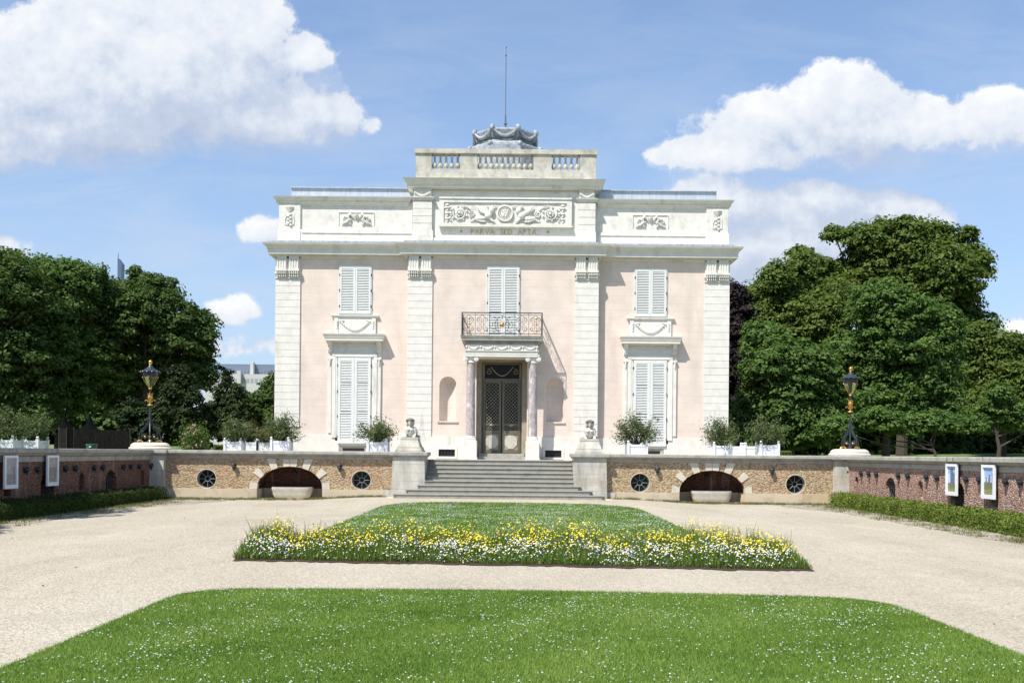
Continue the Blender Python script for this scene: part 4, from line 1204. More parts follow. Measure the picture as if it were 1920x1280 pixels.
for q in (-1, 1):
    d = B(); x0, x1 = sorted((q * .02, q * .825))
    t = .05
    d.box(x0, x0 + .10, yd - t, yd, 1.88, 5.08).box(x1 - .10, x1, yd - t, yd, 1.88, 5.08)
    for a, b2 in ((1.88, 2.03), (2.72, 2.90), (2.90 + .22, 3.20), (5.0, 5.08)): d.box(x0 + .1, x1 - .1, yd - t + .001, yd - .001, a, b2)
    lf = d.build('door_leaf', M['doorpaint'], dr)
    B().box(x0 + .1, x1 - .1, yd - .01, yd - .004, 3.2, 5.0).build('pane', M['pane'], lf)
    lt = B(); nx_, nz_ = 4.2, 0
    wx = x1 - x0 - .2; hz = 1.8; pit = .155
    def clipseg(c, sg):
        pts = []
        for k in range(0, 61):
            u = k / 60 * wx; z = c + sg * u
            if 0 <= z <= hz: pts.append((x0 + .1 + u, yd - .03, 3.2 + z))
        return pts
    for k in range(-6, 13):
        for sg in (1, -1):
            c = k * pit * 1.0 + (0 if sg > 0 else .0)
            p = clipseg(c + (0 if sg > 0 else 0), sg)
            if len(p) > 1: lt.tube([p[0], p[-1]], .0085, 4)
            p = clipseg(c + 1.0 * pit * 6, sg) if False else []
    for k in range(13, 18):
        p = clipseg(k * pit, -1)
        if len(p) > 1: lt.tube([p[0], p[-1]], .0085, 4)
    lt.build('lattice', plain('lattice_metal', (0.30, 0.28, 0.22), .5) if q < 0 else bpy.data.materials['lattice_metal'], lf)
    bd = B().box(x0 + .1, x1 - .1, yd - .02, yd - .012, 2.90, 3.12).build('dark_band', M['pane'], lf)
    gr = B(); cxm = (x0 + x1) / 2
    for k in range(5):
        cc = x0 + .16 + k * .12
        gr.tube([(cc + .045 * math.cos(a), yd - .035, 3.0 + .06 * math.sin(a)) for a in [2 * math.pi * i / 8 for i in range(8)]], .010, 4, closed=True)
    gr.box(x0 + .1, x1 - .1, yd - .04, yd - .03, 3.1, 3.115)
    gr.ell((cxm, yd - .05, 3.12), (.12, .03, .05), 8, 5)
    gr.build('scroll_band', bpy.data.materials['lattice_metal'], lf)
    pn = B().box(x0 + .1, x1 - .1, yd - .02, yd - .011, 2.03, 2.72).build('recessed_panel', M['jamb'], lf)
    r = .30
    oc = [(cxm + r * math.cos(math.pi / 8 + k * math.pi / 4), 2.375 + r * 1.08 * math.sin(math.pi / 8 + k * math.pi / 4)) for k in range(8)]
    B().prism(oc, yd - .045, yd - .0205).build('octagon_panel', M['doorlight'], lf)
B().box(-1.1, 1.1, YC + .8, YC + .82, 1.6, 6.0).build('dark_hall', M['dark'], dr)
# ================================================================== ground
def gz(x, y):
    """court: level gravel, rising a little to the foot of the steps"""
    return 0.14 * smooth01(33.0, 37.0, y) * (1 - smooth01(4.6, 8.0, np.abs(x - XC)))
def sheet(name, xs_, ys_, zf, mat, mask=None):
    X, Y = np.meshgrid(xs_, ys_); Z = zf(X, Y)
    vs = np.stack([X, Y, Z], -1).reshape(-1, 3)
    nx = len(xs_); fs = []
    for j in range(len(ys_) - 1):
        for i in range(nx - 1):
            if mask and not mask((xs_[i] + xs_[i + 1]) / 2, (ys_[j] + ys_[j + 1]) / 2): continue
            fs.append((j * nx + i, j * nx + i + 1, (j + 1) * nx + i + 1, (j + 1) * nx + i))
    b_ = MB(); b_.v = [tuple(v) for v in vs]; b_.f = fs
    return b_.build(name, mat)
D0_ = 37.4
XL, XR = XC - 13.5, XC + 13.5     # inner faces of the side walls
YF = 38.65                        # face of the terrace wall
g_ = sheet('gravel_court', np.arange(-14.6, 14.0, .5), np.arange(-30, 41, .5), lambda x, y: gz(x, y) * 1.0, M['gravel'])
structure(g_, label='pale beige gravel of the sunken forecourt')
def pz(x, y):
    d = np.maximum(np.abs(x - XC) - 14.5, 0) + np.maximum(y - 60, 0)
    return 1.5 + 0.75 * smooth01(6, 45, d) + 1.5 * smooth01(60, 400, d)
xs_ = np.concatenate([[-3500, -1200, -500, -250], np.arange(-150, -14, 5.0), [XL - .5, XR + .5], np.arange(15, 151, 5.0), [250, 500, 1200, 3500]])
ys_ = np.concatenate([[-2500, -600, -100, -30], np.arange(-20, 36, 5.0), [YF + .5], np.arange(45, 151, 5.0), [250, 500, 1200, 4500]])
g_ = sheet('park_ground', xs_, ys_, pz, M['parkgrass'], lambda x, y: not (XL - .6 < x < XR + .6 and -31 < y < 60))
structure(g_, label='grass of the park round the forecourt, level with the terrace')
t_ = MB()
for (a, b2) in ((XL - .4, XC - 2.88), (XC + 2.88, XR + .4)): t_.box(a, b2, YF + .45, 39.8, 1.40, TZ).box(a, b2, 39.801, 60, 0.2, TZ)
t_.box(XC - 2.879, XC + 2.879, D0_ + .33 * 8 + .4, 60, 0.2, TZ - .001)
t_ = t_.build('terrace', M['gravel'])
structure(t_, label='raised gravel terrace round the mansion')
# weedy verges at the foot of the walls
def strip(name, pts_in, pts_out, label):
    b_ = MB(); n = len(pts_in)
    vs = [(x, y, float(gz(x, y)) + .012) for x, y in pts_in] + [(x, y, float(gz(x, y)) + .006) for x, y in pts_out]
    b_.add(vs, [(i, i + n, i + n + 1, i + 1) for i in range(n - 1)])
    o = b_.build(name, M['verge']); structure(o, label=label); return o
n = 60
ri = [(XR + .02, 38.6 - i * .75) for i in range(n)]
ro = [(XR - 2.05 - .9 * math.exp(-((38.6 - i * .75) - 37) ** 2 / 6) + rng.uniform(-.12, .12), 38.6 - i * .75) for i in range(n)]
strip('verge', ri[::-1], ro[::-1], 'weedy earth verge along the right wall')
ri = [(XL - .02, 38.6 - i * .75) for i in range(n)]
ro = [(XL + 1.9 + 1.4 * math.exp(-((38.6 - i * .75) - 37) ** 2 / 8) + rng.uniform(-.12, .12), 38.6 - i * .75) for i in range(n)]
strip('verge', ro, ri, 'weedy earth verge along the left wall') if False else strip('verge', ri, ro, 'weedy earth verge along the left wall')
for s in (-1, 1):
    xs2 = [XC + s * (4.4 + i * .3) for i in range(30)]
    wd = [.25 + (.55 * (i / 30) ** 2 if s < 0 else .35 * (i / 30)) + rng.uniform(-.08, .08) for i in range(30)]
    strip('verge', [(x, YF + .02) for x in xs2], [(x, YF - q) for x, q in zip(xs2, wd)], 'thin weedy verge below the terrace wall, ' + ('left' if s < 0 else 'right') + ' of the steps')

# ================================================================== terrace wall
def mask_head(mb, x, y, z, s=1.0):
    mb.ell((x, y - .10 * s, z + .03 * s), (.085 * s, .09 * s, .10 * s), 8, 6)
    mb.ell((x, y - .16 * s, z + .02 * s), (.03 * s, .05 * s, .03 * s), 6, 4)
    mb.ell((x, y - .13 * s, z + .10 * s), (.09 * s, .07 * s, .04 * s), 7, 4)
    mb.tube([(x, y, z - .02 * s), (x, y - .10 * s, z - .06 * s), (x, y - .12 * s, z - .16 * s)], [.05 * s, .055 * s, .02 * s], 6)
    for q in (-1, 1): mb.ell((x + q * .08 * s, y - .08 * s, z + .05 * s), (.03 * s, .04 * s, .05 * s), 6, 4)
ZCOP = 1.885
def terrace_wall(s):
    side = 'left' if s < 0 else 'right'
    W = empty('terrace_wall', (XC + s * 8.8, YF, 0), f'terrace wall of golden rubble with an arched trough recess, on the {side} of the steps', 'wall', 'terrace walls either side of the steps')
    xa, xb = sorted((s * 4.1, s * 13.42))
    sl_ = lambda px: (px - 960) * YF / F - XC      # along the wall, about its own axis
    if s < 0: rw = [sl_(387.7), sl_(678)]; ar = sl_(544); hd = [sl_(440), sl_(638)]; zr, za, zh = 0.77, 1.275, 1.25
    else: rw = [sl_(1200.7), sl_(1492.5)]; ar = sl_(1335.5); hd = [sl_(1232.5), sl_(1447)]; zr, za, zh = 0.77, 1.275, 1.25
    zp = 0.40
    w_ = B()
    arch = arch_pts(ar, 1.27, zp, zp + .05, .85, 18)
    # facing above the plinth; the arch is a notch in its lower edge
    outer = [(xa, zp), (ar - 1.27, zp)] + [(ar + 1.27 * math.cos(math.pi - math.pi * i / 18), zp + .05 + .83 * math.sin(math.pi * i / 18)) for i in range(19)] + [(ar + 1.27, zp), (xb, zp), (xb, 1.57), (xa, 1.57)]
    plate(w_, outer, [circ_pts(x, zr, .365) for x in rw], YF, [.3, .3])
    w_.build('rubble_facing', M['pebble'], W)
    # plinth
    p_ = B()
    p_.box(xa, ar - 1.27, YF - .06, YF + .3, -.1, zp); p_.box(ar + 1.27, xb, YF - .06, YF + .3, -.1, zp)
    p_.build('plinth', M['plinth'], W)
    # recess
    r_ = B(); dpt = 1.0
    ap = [(ar + 1.27, zp)] + [(ar + 1.27 * math.cos(math.pi * i / 18), zp + .05 + .83 * math.sin(math.pi * i / 18)) for i in range(19)] + [(ar - 1.27, zp)]
    m_ = len(ap)
    r_.add([(x, YF, z) for x, z in ap] + [(x, YF + dpt, z) for x, z in ap], [(i, i + m_, i + m_ + 1, i + 1) for i in range(m_ - 1)])
    r_.add([(x, YF + dpt, z) for x, z in ap], [tuple(range(m_))])
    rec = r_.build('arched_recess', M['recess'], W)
    mh = B(); mask_head(mh, ar, YF + dpt, .98, .8); mh.build('spout', M['iron'], rec, smooth=True)
    q_ = B()
    q_.box(ar - 1.27, ar + 1.27, YF + dpt - .05, YF + dpt, -.1, zp - .002)
    for u in (-1, 1): q_.box(*sorted((ar + u * 1.27, ar + u * 1.22)), YF + .301, YF + dpt - .051, -.1, zp - .003)
    q_.box(ar - 1.22, ar + 1.22, YF - .0, YF + dpt - .051, -.08, .03)
    q_.build('recess_base', M['plinth'], rec)
    # arch stones
    v_ = B()
    for i, (ang, w2) in enumerate(((4, .115), (32, .10), (62, .10), (90, .20), (118, .10), (148, .10), (176, .115))):
        a = R(ang); r_in = 1.0
        def pt(an, k, e): return (ar + (1.27 + e * .0) * math.cos(an) * k, zp + .05 + .83 * math.sin(an) * k)
        ext = 1.23 if ang not in (90,) else 1.0
        c0, c1 = a - w2 * (1.05 if ang != 90 else 1), a + w2 * (1.05 if ang != 90 else 1)
        ln = .30 if ang in (4, 176) else .36
        def out(an):
            p = Vector((ar + 1.27 * math.cos(an), zp + .05 + .83 * math.sin(an)))
            nrm = Vector((math.cos(an) / 1.27, math.sin(an) / .83)).normalized()
            return p, p + nrm * ln
        i0, o0 = out(c0); i1, o1 = out(c1)
        if ang in (62, 90, 118):
            o0 = Vector((i0.x + (o0.x - i0.x) * (1.565 - i0.y) / max(o0.y - i0.y, .05), 1.565)); o1 = Vector((i1.x + (o1.x - i1.x) * (1.565 - i1.y) / max(o1.y - i1.y, .05), 1.565))
        if ang in (4, 176):
            o0.y = max(o0.y, zp + .005); i0.y = max(i0.y, zp + .005); o1.y = max(o1.y, zp + .005); i1.y = max(i1.y, zp + .005)
        if ang == 90:
            mid_i = Vector((ar, zp + .88)); 
            for (A, B_) in (((i0, o0), (mid_i + Vector((.008, 0)), Vector((ar + .008, 1.565)))), ((mid_i - Vector((.008, 0)), Vector((ar - .008, 1.565))), (i1, o1))):
                v_.prism([tuple(A[0]), tuple(A[1]), tuple(B_[1]), tuple(B_[0])], YF - .03, YF + .2)
        else: v_.prism([tuple(i0), tuple(o0), tuple(o1), tuple(i1)], YF - .03, YF + .2)
    v_.build('arch_stones', M['voussoir'], W)
    # coping
    c_ = B()
    c_.box(xa, xb, YF - .02, YF + .46, 1.571, 1.68)
    cp = [(0, 1.68), (.10, 1.70), (.15, 1.74), (.15, 1.76), (.22, 1.77), (.22, ZCOP - .02), (.20, ZCOP), (0, ZCOP)]
    c_.sweep([(xa, YF + .0), (xb, YF + .0), (xb, YF + .45), (xa, YF + .45)], cp); c_.box(xa, xb, YF, YF + .45, ZCOP - .01, ZCOP - .002)
    c_.build('coping', M['coping'], W)
    for x in rw:
        f_ = B(); yy = YF + .16
        for r2, t2 in ((.355, .022), (.10, .014)):
            f_.tube([(x + r2 * math.cos(2 * math.pi * k / 24), yy, zr + r2 * math.sin(2 * math.pi * k / 24)) for k in range(24)], t2, 5, closed=True)
        for k in range(8):
            a = k * math.pi / 4
            f_.tube([(x + .1 * math.cos(a), yy, zr + .1 * math.sin(a)), (x + .36 * math.cos(a), yy, zr + .36 * math.sin(a))], .012, 4)
        fo = f_.build('round_window', plain('window_bars', (0.20, .24, .24), .5) if 'window_bars' not in bpy.data.materials else bpy.data.materials['window_bars'], W)
        B().prism(circ_pts(x, zr, .36), YF + .2, YF + .21).build('pane', M['pane'], fo)
        B().tube([(x + .385 * math.cos(2 * math.pi * k / 28), YF + .003, zr + .375 * math.sin(2 * math.pi * k / 28)) for k in range(28)], .014, 5, closed=True).build('rim', M['voussoir'], fo)
    for x in hd:
        h_ = B(); mask_head(h_, x, YF, zh, 1.0); h_.build('spout_head', M['iron'], W, smooth=True)
    # trough
    tr = empty('stone_trough', (XC + ar + .03, YF + .35, .03), f'rounded pale stone trough inside the arched recess {side} of the steps', 'trough', 'stone troughs in the arched recesses')
    b_ = MB(); L_, D_ = .76, .33; ht = .47
    prof = [(.80, .03), (.90, .08), (.97, .2), (1.0, .33), (1.03, .36), (1.03, ht), (.93, ht), (.90, .40), (.5, .36), (0, .36)]
    vs = []; N_ = 28
    for (k, z) in prof:
        for j in range(N_):
            a = 2 * math.pi * j / N_; e = .35
            cxx = math.copysign(abs(math.cos(a)) ** e, math.cos(a)); syy = math.copysign(abs(math.sin(a)) ** e, math.sin(a))
            vs.append((XC + ar + .03 + L_ * k * cxx, YF + .38 + D_ * k * syy, z + .0))
    b_.add(vs, [(i * N_ + j, i * N_ + (j + 1) % N_, (i + 1) * N_ + (j + 1) % N_, (i + 1) * N_ + j) for i in range(len(prof) - 1) for j in range(N_)])
    b_.build('basin', M['voussoir'], tr, smooth=True)
for s in (-1, 1): terrace_wall(s)

# ================================================================== steps and their piers
stair = empty('stone_steps', (XC, 37.4, .14), 'broad flight of grey stone steps climbing to the terrace door', 'steps')
D0, RI, TR = 37.4, .161, .33
Z0 = .147
hwid = [3.99, 3.55, 3.14] + [2.87] * 6
for k in range(9):
    s_ = B(); y = D0 + TR * k; hw = hwid[k]; z1 = Z0 + RI * (k + 1); zlo = 0.0 if k == 0 else Z0 + RI * k - .02
    yb_ = D0 + TR * 8 + .6 if k >= 3 else 38.37
    if k < 3: s_.prismz([(-hw, yb_), (-hw, y + .12), (-hw + .12, y), (hw - .12, y), (hw, y + .12), (hw, yb_)][::1], Z0 - .1 if k == 0 else Z0 + RI * k - .02, z1)
    else: s_.box(-hw, hw, y, yb_, zlo, z1)
    if k < 3: s_.box(-2.87, 2.87, 38.371, 40.0, Z0 + RI * k - .02, z1)
    if k < 3: s_.sweep([(-hw + .02, y + .05), (hw - .02, y + .05)], [(0, z1 - .05), (.07, z1 - .045), (.08, z1 - .02), (.07, z1 - .001), (0, z1 - .001)], closed=False)
    else: s_.sweep([(-hw + .005, y + .04), (hw - .005, y + .04)], [(0, z1 - .05), (.06, z1 - .045), (.075, z1 - .02), (.06, z1 - .0012), (0, z1 - .0012)], closed=False)
    s_.build('step', M['step'], stair)
B().box(-4.25, 4.25, D0 - .1, 38.6, -.05, Z0).build('footing', M['plinth'], stair)

for s in (-1, 1):
    side = 'left' if s < 0 else 'right'
    x0, x1 = sorted((s * 2.88, s * 4.14))
    xm = (x0 + x1) / 2
    P_ = empty('stair_pier', (XC + xm, 39.0, 0), f'big stained stone pier with a stepped top, {side} of the flight of steps', 'pier', 'piers flanking the steps')
    yf_, yb_ = 38.38, 39.9
    b_ = B()
    b_.frustum(xm, (yf_ + yb_) / 2, -.1, 1.70, (x1 - x0) / 2 + .03, (yb_ - yf_) / 2 + .03, (x1 - x0) / 2 - .015, (yb_ - yf_) / 2 - .01)
    b_.box(*sorted((s * 4.1, s * 4.5)), YF - .1, YF + .2, -.1, .40)
    for zj in (.62, .92, 1.25, 1.52): pass
    b_.build('shaft', M['ashlar'], P_)
    c_ = B().sweep([(x0, yf_), (x1, yf_), (x1, yb_), (x0, yb_)], [(-.1, 1.67), (.02, 1.69), (.05, 1.74), (.10, 1.76), (.10, ZCOP - .01), (.08, ZCOP + .005), (-.2, ZCOP + .006)])
    c_.box(x0, x1, yf_, yb_, ZCOP - .02, ZCOP + .0045)
    c_.build('cap', M['coping'], P_)
    t_ = B(); hx = (x1 - x0) / 2
    zt = ZCOP + .004; ym = 39.1
    for (k, a, b2, h, sl__) in ((0, .53, .70, .06, 0), (1, .50, .67, .10, .03), (2, .465, .63, .025, 0), (3, .43, .60, .15, .05), (4, .37, .55, .14, .04), (5, .34, .52, .07, 0)):
        a2 = a - sl__
        t_.frustum(xm, ym, zt, zt + h, a, b2, a2, b2 - (a - a2)); zt += h + .0005
    t_.build('stepped_base', M['ashlar'], P_)
    # sphinx
    S = MB(Matrix.Translation((XC + xm, 0, zt)) @ Matrix.Diagonal((1.12, 1, 1.03, 1)))
    yh = 38.86
    S.ell((0, 39.25, .20), (.20, .38, .18), 14, 10)            # body
    S.ell((0, 39.50, .19), (.25, .20, .19), 12, 9)              # haunches
    S.ell((0, 38.98, .27), (.175, .15, .22), 12, 9)             # chest
    for q in (-1, 1):
        S.ell((q * .065, yh - .01, .31), (.065, .06, .06), 9, 7)
        S.ell((q * .165, 38.97, .30), (.065, .08, .12), 9, 7)   # shoulders
        S.tube([(q * .165, 38.96, .28), (q * .17, 38.93, .14), (q * .165, 38.86, .06), (q * .15, 38.70, .045)], [.062, .055, .05, .05], 8)
        S.ell((q * .15, 38.68, .045), (.065, .08, .045), 9, 6)
        for f_ in (-1, 0, 1): S.ell((q * .15 + f_ * .035, 38.61, .035), (.02, .035, .03), 6, 5)
        S.tube([(q * .22, 39.5, .14), (q * .25, 39.35, .07), (q * .24, 39.2, .05)], [.08, .06, .05], 8)
        S.ell((q * .105, 38.93, .56), (.05, .07, .12), 8, 7)
    S.tube([(0, 38.97, .42), (0, 38.95, .52)], [.08, .065], 10)
    S.ell((0, yh + .045, .60), (.09, .105, .12), 12, 10)        # head
    S.ell((0, yh - .02, .56), (.062, .06, .075), 10, 8)          # face
    S.tube([(0, yh - .075, .615), (0, yh - .10, .575)], [.012, .02], 6)
    S.ell((0, yh - .078, .535), (.03, .014, .010), 7, 5)
    S.ell((0, yh - .06, .50), (.03, .03, .025), 7, 5)
    for q in (-1, 1):
        S.ell((q * .032, yh - .066, .60), (.02, .014, .010), 6, 5)
        S.tube([(q * .012, yh - .08, .622), (q * .055, yh - .06, .625)], .009, 5)
    HD = MB(Matrix.Translation((XC + xm, 0, zt)) @ Matrix.Diagonal((1.12, 1, 1.03, 1)))
    HD.tube([(.12 * math.cos(a), yh + .05 + .11 * math.sin(a), .665 + .01 * math.sin(5 * a)) for a in [2 * math.pi * k / 16 for k in range(16)]], .042, 7, closed=True)
    HD.ell((0, yh + .06, .69), (.125, .13, .065), 12, 8)
    HD.ell((0, yh + .12, .60), (.135, .09, .13), 12, 8)
    S.tube([(.1, 39.65, .1), (.3, 39.6, .05), (.3, 39.35, .04)], .025, 6)
    loc = Vector((XC + xm, 39.1, zt - .005))
    o = S.build('sphinx_statue', M['statue'], None, loc=tuple(loc))
    rm = o.modifiers.new('fuse', 'REMESH'); rm.mode = 'VOXEL'; rm.voxel_size = .011; rm.use_smooth_shade = True
    tag(o, ('weathered stone sphinx with dark headdress on the pier left of the steps' if s < 0 else 'weathered stone sphinx with dark headdress on the pier right of the steps'), 'statue', 'sphinxes on the stair piers')
    hd_ = HD.build('headdress', M['statuedark'], None, loc=tuple(loc)); hd_.parent = o; hd_.location = (0, 0, 0)
    r2 = hd_.modifiers.new('fuse', 'REMESH'); r2.mode = 'VOXEL'; r2.voxel_size = .011; r2.use_smooth_shade = True
    pl_ = MB().box(-.30, .30, -.52, .50, -.002, .03).build('plinth_slab', M['statue'], None)
    pl_.parent = o; pl_.location = (0, 0, 0)
# joints of the piers: built as courses
for o in [q for q in bpy.data.objects if q.name.startswith('shaft')]:
    pass

# ================================================================== corner piers and side walls
for s in (-1, 1):
    side = 'left' if s < 0 else 'right'
    P_ = empty('corner_pier', (XC + s * 13.75, 38.95, 0), f'grey stone corner pier with a rounded white cap under the {side} lamp', 'pier', 'corner piers of the forecourt')
    b_ = B(); x0, x1 = sorted((s * 12.95, s * 14.6))
    zz = -.1
    hs = [.5, .42, .42, .43]
    for i, h in enumerate(hs):
        e = .03 if i == 0 else 0
        b_.box(x0 - e, x1 + e, 38.40 - e, 40.0, zz + (.0 if i == 0 else .008), zz + h); zz += h
    b_.box(x0 + .02, x1 - .02, 38.42, 39.98, -.1, 1.67)
    b_.build('shaft', M['ashlar'], P_)
    c_ = B().sweep([(x0, 38.4), (x1, 38.4), (x1, 40), (x0, 40)], [(-.1, 1.66), (.03, 1.68), (.06, 1.74), (.14, 1.76), (.14, ZCOP - .01), (.12, ZCOP + .003), (-.3, ZCOP + .004)])
    c_.box(x0, x1, 38.4, 40, ZCOP - .02, ZCOP + .003)
    c_.build('cap', M['coping'], P_)
    B().lathe([(.80, ZCOP), (.82, ZCOP + .05), (.78, ZCOP + .10), (.74, ZCOP + .12), (.75, ZCOP + .16), (.70, ZCOP + .22), (.60, ZCOP + .27), (.3, ZCOP + .28), (0, ZCOP + .28)], s * 13.75, 39.15, 28, sy=.8).build('rounded_plinth', M['voussoir'], P_, smooth=True)

def side_wall(s):
    side = 'left' if s < 0 else 'right'
    W = empty('forecourt_wall', (XR if s > 0 else XL, 20, 0), ('red-brown rubble side wall of the forecourt, in shade on the left' if s < 0 else 'sunlit pinkish rubble side wall of the forecourt on the right'), 'wall', 'side walls of the forecourt')
    # local frame: u along the wall, front face towards -v; mapped to the world
    if s > 0: Mx = Matrix(((0, 1, 0, XR), (-1, 0, 0, 0), (0, 0, 1, 0), (0, 0, 0, 1)))      # u -> -Y, v -> +X
    else: Mx = Matrix(((0, -1, 0, XL), (1, 0, 0, 0), (0, 0, 1, 0), (0, 0, 0, 1)))           # u -> +Y, v -> -X
    U = (lambda Y: -Y) if s > 0 else (lambda Y: Y)
    Q = lambda: MB(Mx)
    YE, YN = 38.45, -6.0
    def Yof(px): return abs(XR if s > 0 else XL) * F / abs(px - 960)
    if s > 0:
        wide = [(1670, 1), (1796, 1)]; nar = [1606.6, 1726, 1866]; heads = [1592, 1618, 1632.4, 1647, 1688, 1706, 1741, 1761, 1816, 1841, 1891, 1918]
        yw_ = [Yof(p) for p, _ in wide] + [23.9, 18.6]; yn_ = [Yof(p) for p in nar] + [21.2]
        yh_ = [Yof(p) for p in heads] + [24.2, 23.4, 22.0, 20.4]
    else:
        yw_ = [Yof(208.5), Yof(90), 24.6]; yn_ = [Yof(154), Yof(267.7), 27.6]
        yh_ = [Yof(p) for p in (45.7, 67.7, 120, 138.6, 174, 190, 229, 243, 259, 280)] + [26.6, 25.7]
    holes = []; dep = []
    for Y in yw_: holes.append(arch_pts(U(Y), .44, .40, .80, .36, 10)); dep.append(.55)
    for Y in yn_: holes.append(arch_pts(U(Y), .19, .55, .93, .19, 8)); dep.append(.22)
    w_ = Q(); u0, u1 = sorted((U(YE), U(YN)))
    plate(w_, rect_pts(u0, u1, -.05, 1.49), holes, 0.0, dep)
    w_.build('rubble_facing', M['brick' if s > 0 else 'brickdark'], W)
    bk = Q()
    for Y in yw_: bk.box(U(Y) - .5, U(Y) + .5, .55, .56, .3, 1.3)
    bk.build('dark_openings', M['dark'], W)
    bn = Q()
    for Y in yn_: bn.box(U(Y) - .25, U(Y) + .25, .22, .23, .5, 1.2)
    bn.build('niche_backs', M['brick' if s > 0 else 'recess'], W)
    sl_ = Q()
    for Y in yw_: sl_.box(U(Y) - .50, U(Y) + .50, -.06, .4, .34, .40)
    sl_.build('sills', M['coping'], W)
    for Y in yw_:
        g_ = Q()
        for k in range(5): g_.tube([(U(Y) - .36 + .18 * k, .12, .41), (U(Y) - .36 + .18 * k, .12, 1.08 - .1 * abs(k - 2))], .013, 4)
        for z in (.5, .78, .98): g_.tube([(U(Y) - .43, .12, z), (U(Y) + .43, .12, z)], .012, 4)
        g_.build('window_grille', M['iron'], W)
    for Y in yh_:
        h_ = Q(); mask_head(h_, U(Y), 0, 1.24, .85); h_.build('spout_head', M['iron'], W, smooth=True)
    c_ = Q()
    c_.box(u0, u1, -.03, .5, 1.491, 1.64)
    c_.box(u0, u1, .0, .5, 1.64, ZCOP - .01)
    c_.sweep([(u0, 0.0), (u1, 0.0)], [(0, 1.64), (.05, 1.66), (.10, 1.70), (.12, 1.74), (.20, 1.755), (.20, ZCOP - .02), (.18, ZCOP), (-.55, ZCOP)], closed=False)
    c_.build('coping', M['coping'], W)
    return Mx, U
FR = {s: side_wall(s) for s in (-1, 1)}

# framed photographs hung on the side walls
def vcol_mat():
    m = bpy.data.materials.new('printed_photograph'); m.use_nodes = True
    t = NT(m.node_tree); b = t.n['Principled BSDF']
    a = t.new('ShaderNodeAttribute', attribute_name='print'); pos = t.new('ShaderNodeNewGeometry').outputs['Position']
    t.put(b.inputs['Base Color'], t.mix(.35, a.outputs['Color'], t.ramp(t.noise(pos, 22, 5, .6), [(.3, (.05, .05, .05)), (.7, (.7, .7, .7))]), 'OVERLAY'))
    b.inputs['Roughness'].default_value = .35
    return m
M['print'] = vcol_mat()
def picture(s, Y, kind, label):
    Mx, U = FR[s]
    P_ = empty('framed_picture', tuple(Mx @ Vector((U(Y), -.12, 1.22))), label, 'picture', 'framed pictures hung on the forecourt walls')
    w_, h_ = .37, .46
    Q = lambda: MB(Mx)
    tilt = .0
    f_ = Q()
    u = U(Y); z = 1.22; v0, v1 = -.17, -.12
    for (a, b2, c, d) in ((-w_, w_, h_ - .075, h_), (-w_, w_, -h_, -h_ + .11), (-w_, -w_ + .085, -h_ + .11, h_ - .075), (w_ - .085, w_, -h_ + .11, h_ - .075)):
        f_.box(u + a, u + b2, v0, v1, z + c, z + d)
    f_.box(u - w_ + .01, u + w_ - .01, v1 + .001, v1 + .01, z - h_ + .01, z + h_ - .01)
    f_.build('frame', M['whitebox'], P_)
    # the print: a small grid of coloured faces
    nx, nz = 18, 26; cols = []
    pr = np.random.default_rng(int(Y * 100))
    sky_h = {'towers': .35, 'city': .45, 'park': .4, 'sepia': .6}[kind]
    tw = {'towers': [(.30, .62, .93), (.62, .80, .72)], 'city': [(.15, .3, .65), (.45, .6, .74), (.78, .95, .8)], 'park': [(.7, .95, .7)], 'sepia': [(.55, .9, .62), (.1, .3, .5)]}[kind]
    b_ = Q(); pw, ph0, ph1 = w_ - .085, -h_ + .11, h_ - .075
    for j in range(nz):
        for i in range(nx):
            fx, fz_ = (i + .5) / nx, (j + .5) / nz
            if kind in ('sepia', 'park'): c = np.array([.42, .38, .35] if kind == 'sepia' else [.40, .40, .42]) * (1.0 if fz_ > sky_h else .62)
            else: c = np.array([.33, .47, .75]) if fz_ > .7 else (np.array([.5, .6, .78]) if fz_ > sky_h else np.array([.17, .19, .08]))
            for (a, b2, t2) in tw:
                if a < fx < b2 and sky_h * .8 < fz_ < t2: c = np.array([.13, .17, .26]) if kind not in ('sepia', 'park') else np.array([.27, .24, .21])
            if fz_ < sky_h * .45: c = c * (1.5 if pr.random() < .3 else .9) + (np.array([.06, .04, 0]) if kind not in ('sepia', 'park') else 0)
            c = np.clip(c * pr.uniform(.75, 1.2), 0, 1); cols.append((*c, 1))
            x0 = u - pw + 2 * pw * i / nx; x1 = u - pw + 2 * pw * (i + 1) / nx
            z0 = z + ph0 + (ph1 - ph0) * j / nz; z1 = z + ph0 + (ph1 - ph0) * (j + 1) / nz
            b_.add([(x0, v1 - .008, z0), (x1, v1 - .008, z0), (x1, v1 - .008, z1), (x0, v1 - .008, z1)], [(0, 1, 2, 3)])
    o = b_.build('print', M['print'], P_)
    at = o.data.attributes.new('print', 'FLOAT_COLOR', 'FACE')
    at.data.foreach_set('color', np.array(cols, dtype=np.float32).ravel())
    wr = Q()
    for q in (-.2, .2): wr.tube([(u + q, -.13, z + h_), (u + q, -.21, 1.77), (u + q, -.21, ZCOP)], .004, 4)
    wr.build('hanging_wires', M['iron'], P_)
picture(1, 29.15, 'towers', 'white-framed picture of tall towers against blue sky, nearer the right lamp')
picture(1, 26.9, 'city', 'white-framed picture of city buildings at the right edge of the photo')
picture(-1, 30.0, 'sepia', 'white-framed brown and grey picture on the shaded wall, nearer the left lamp')
picture(-1, 27.5, 'park', 'white-framed washed-out picture on the shaded wall at the left edge')
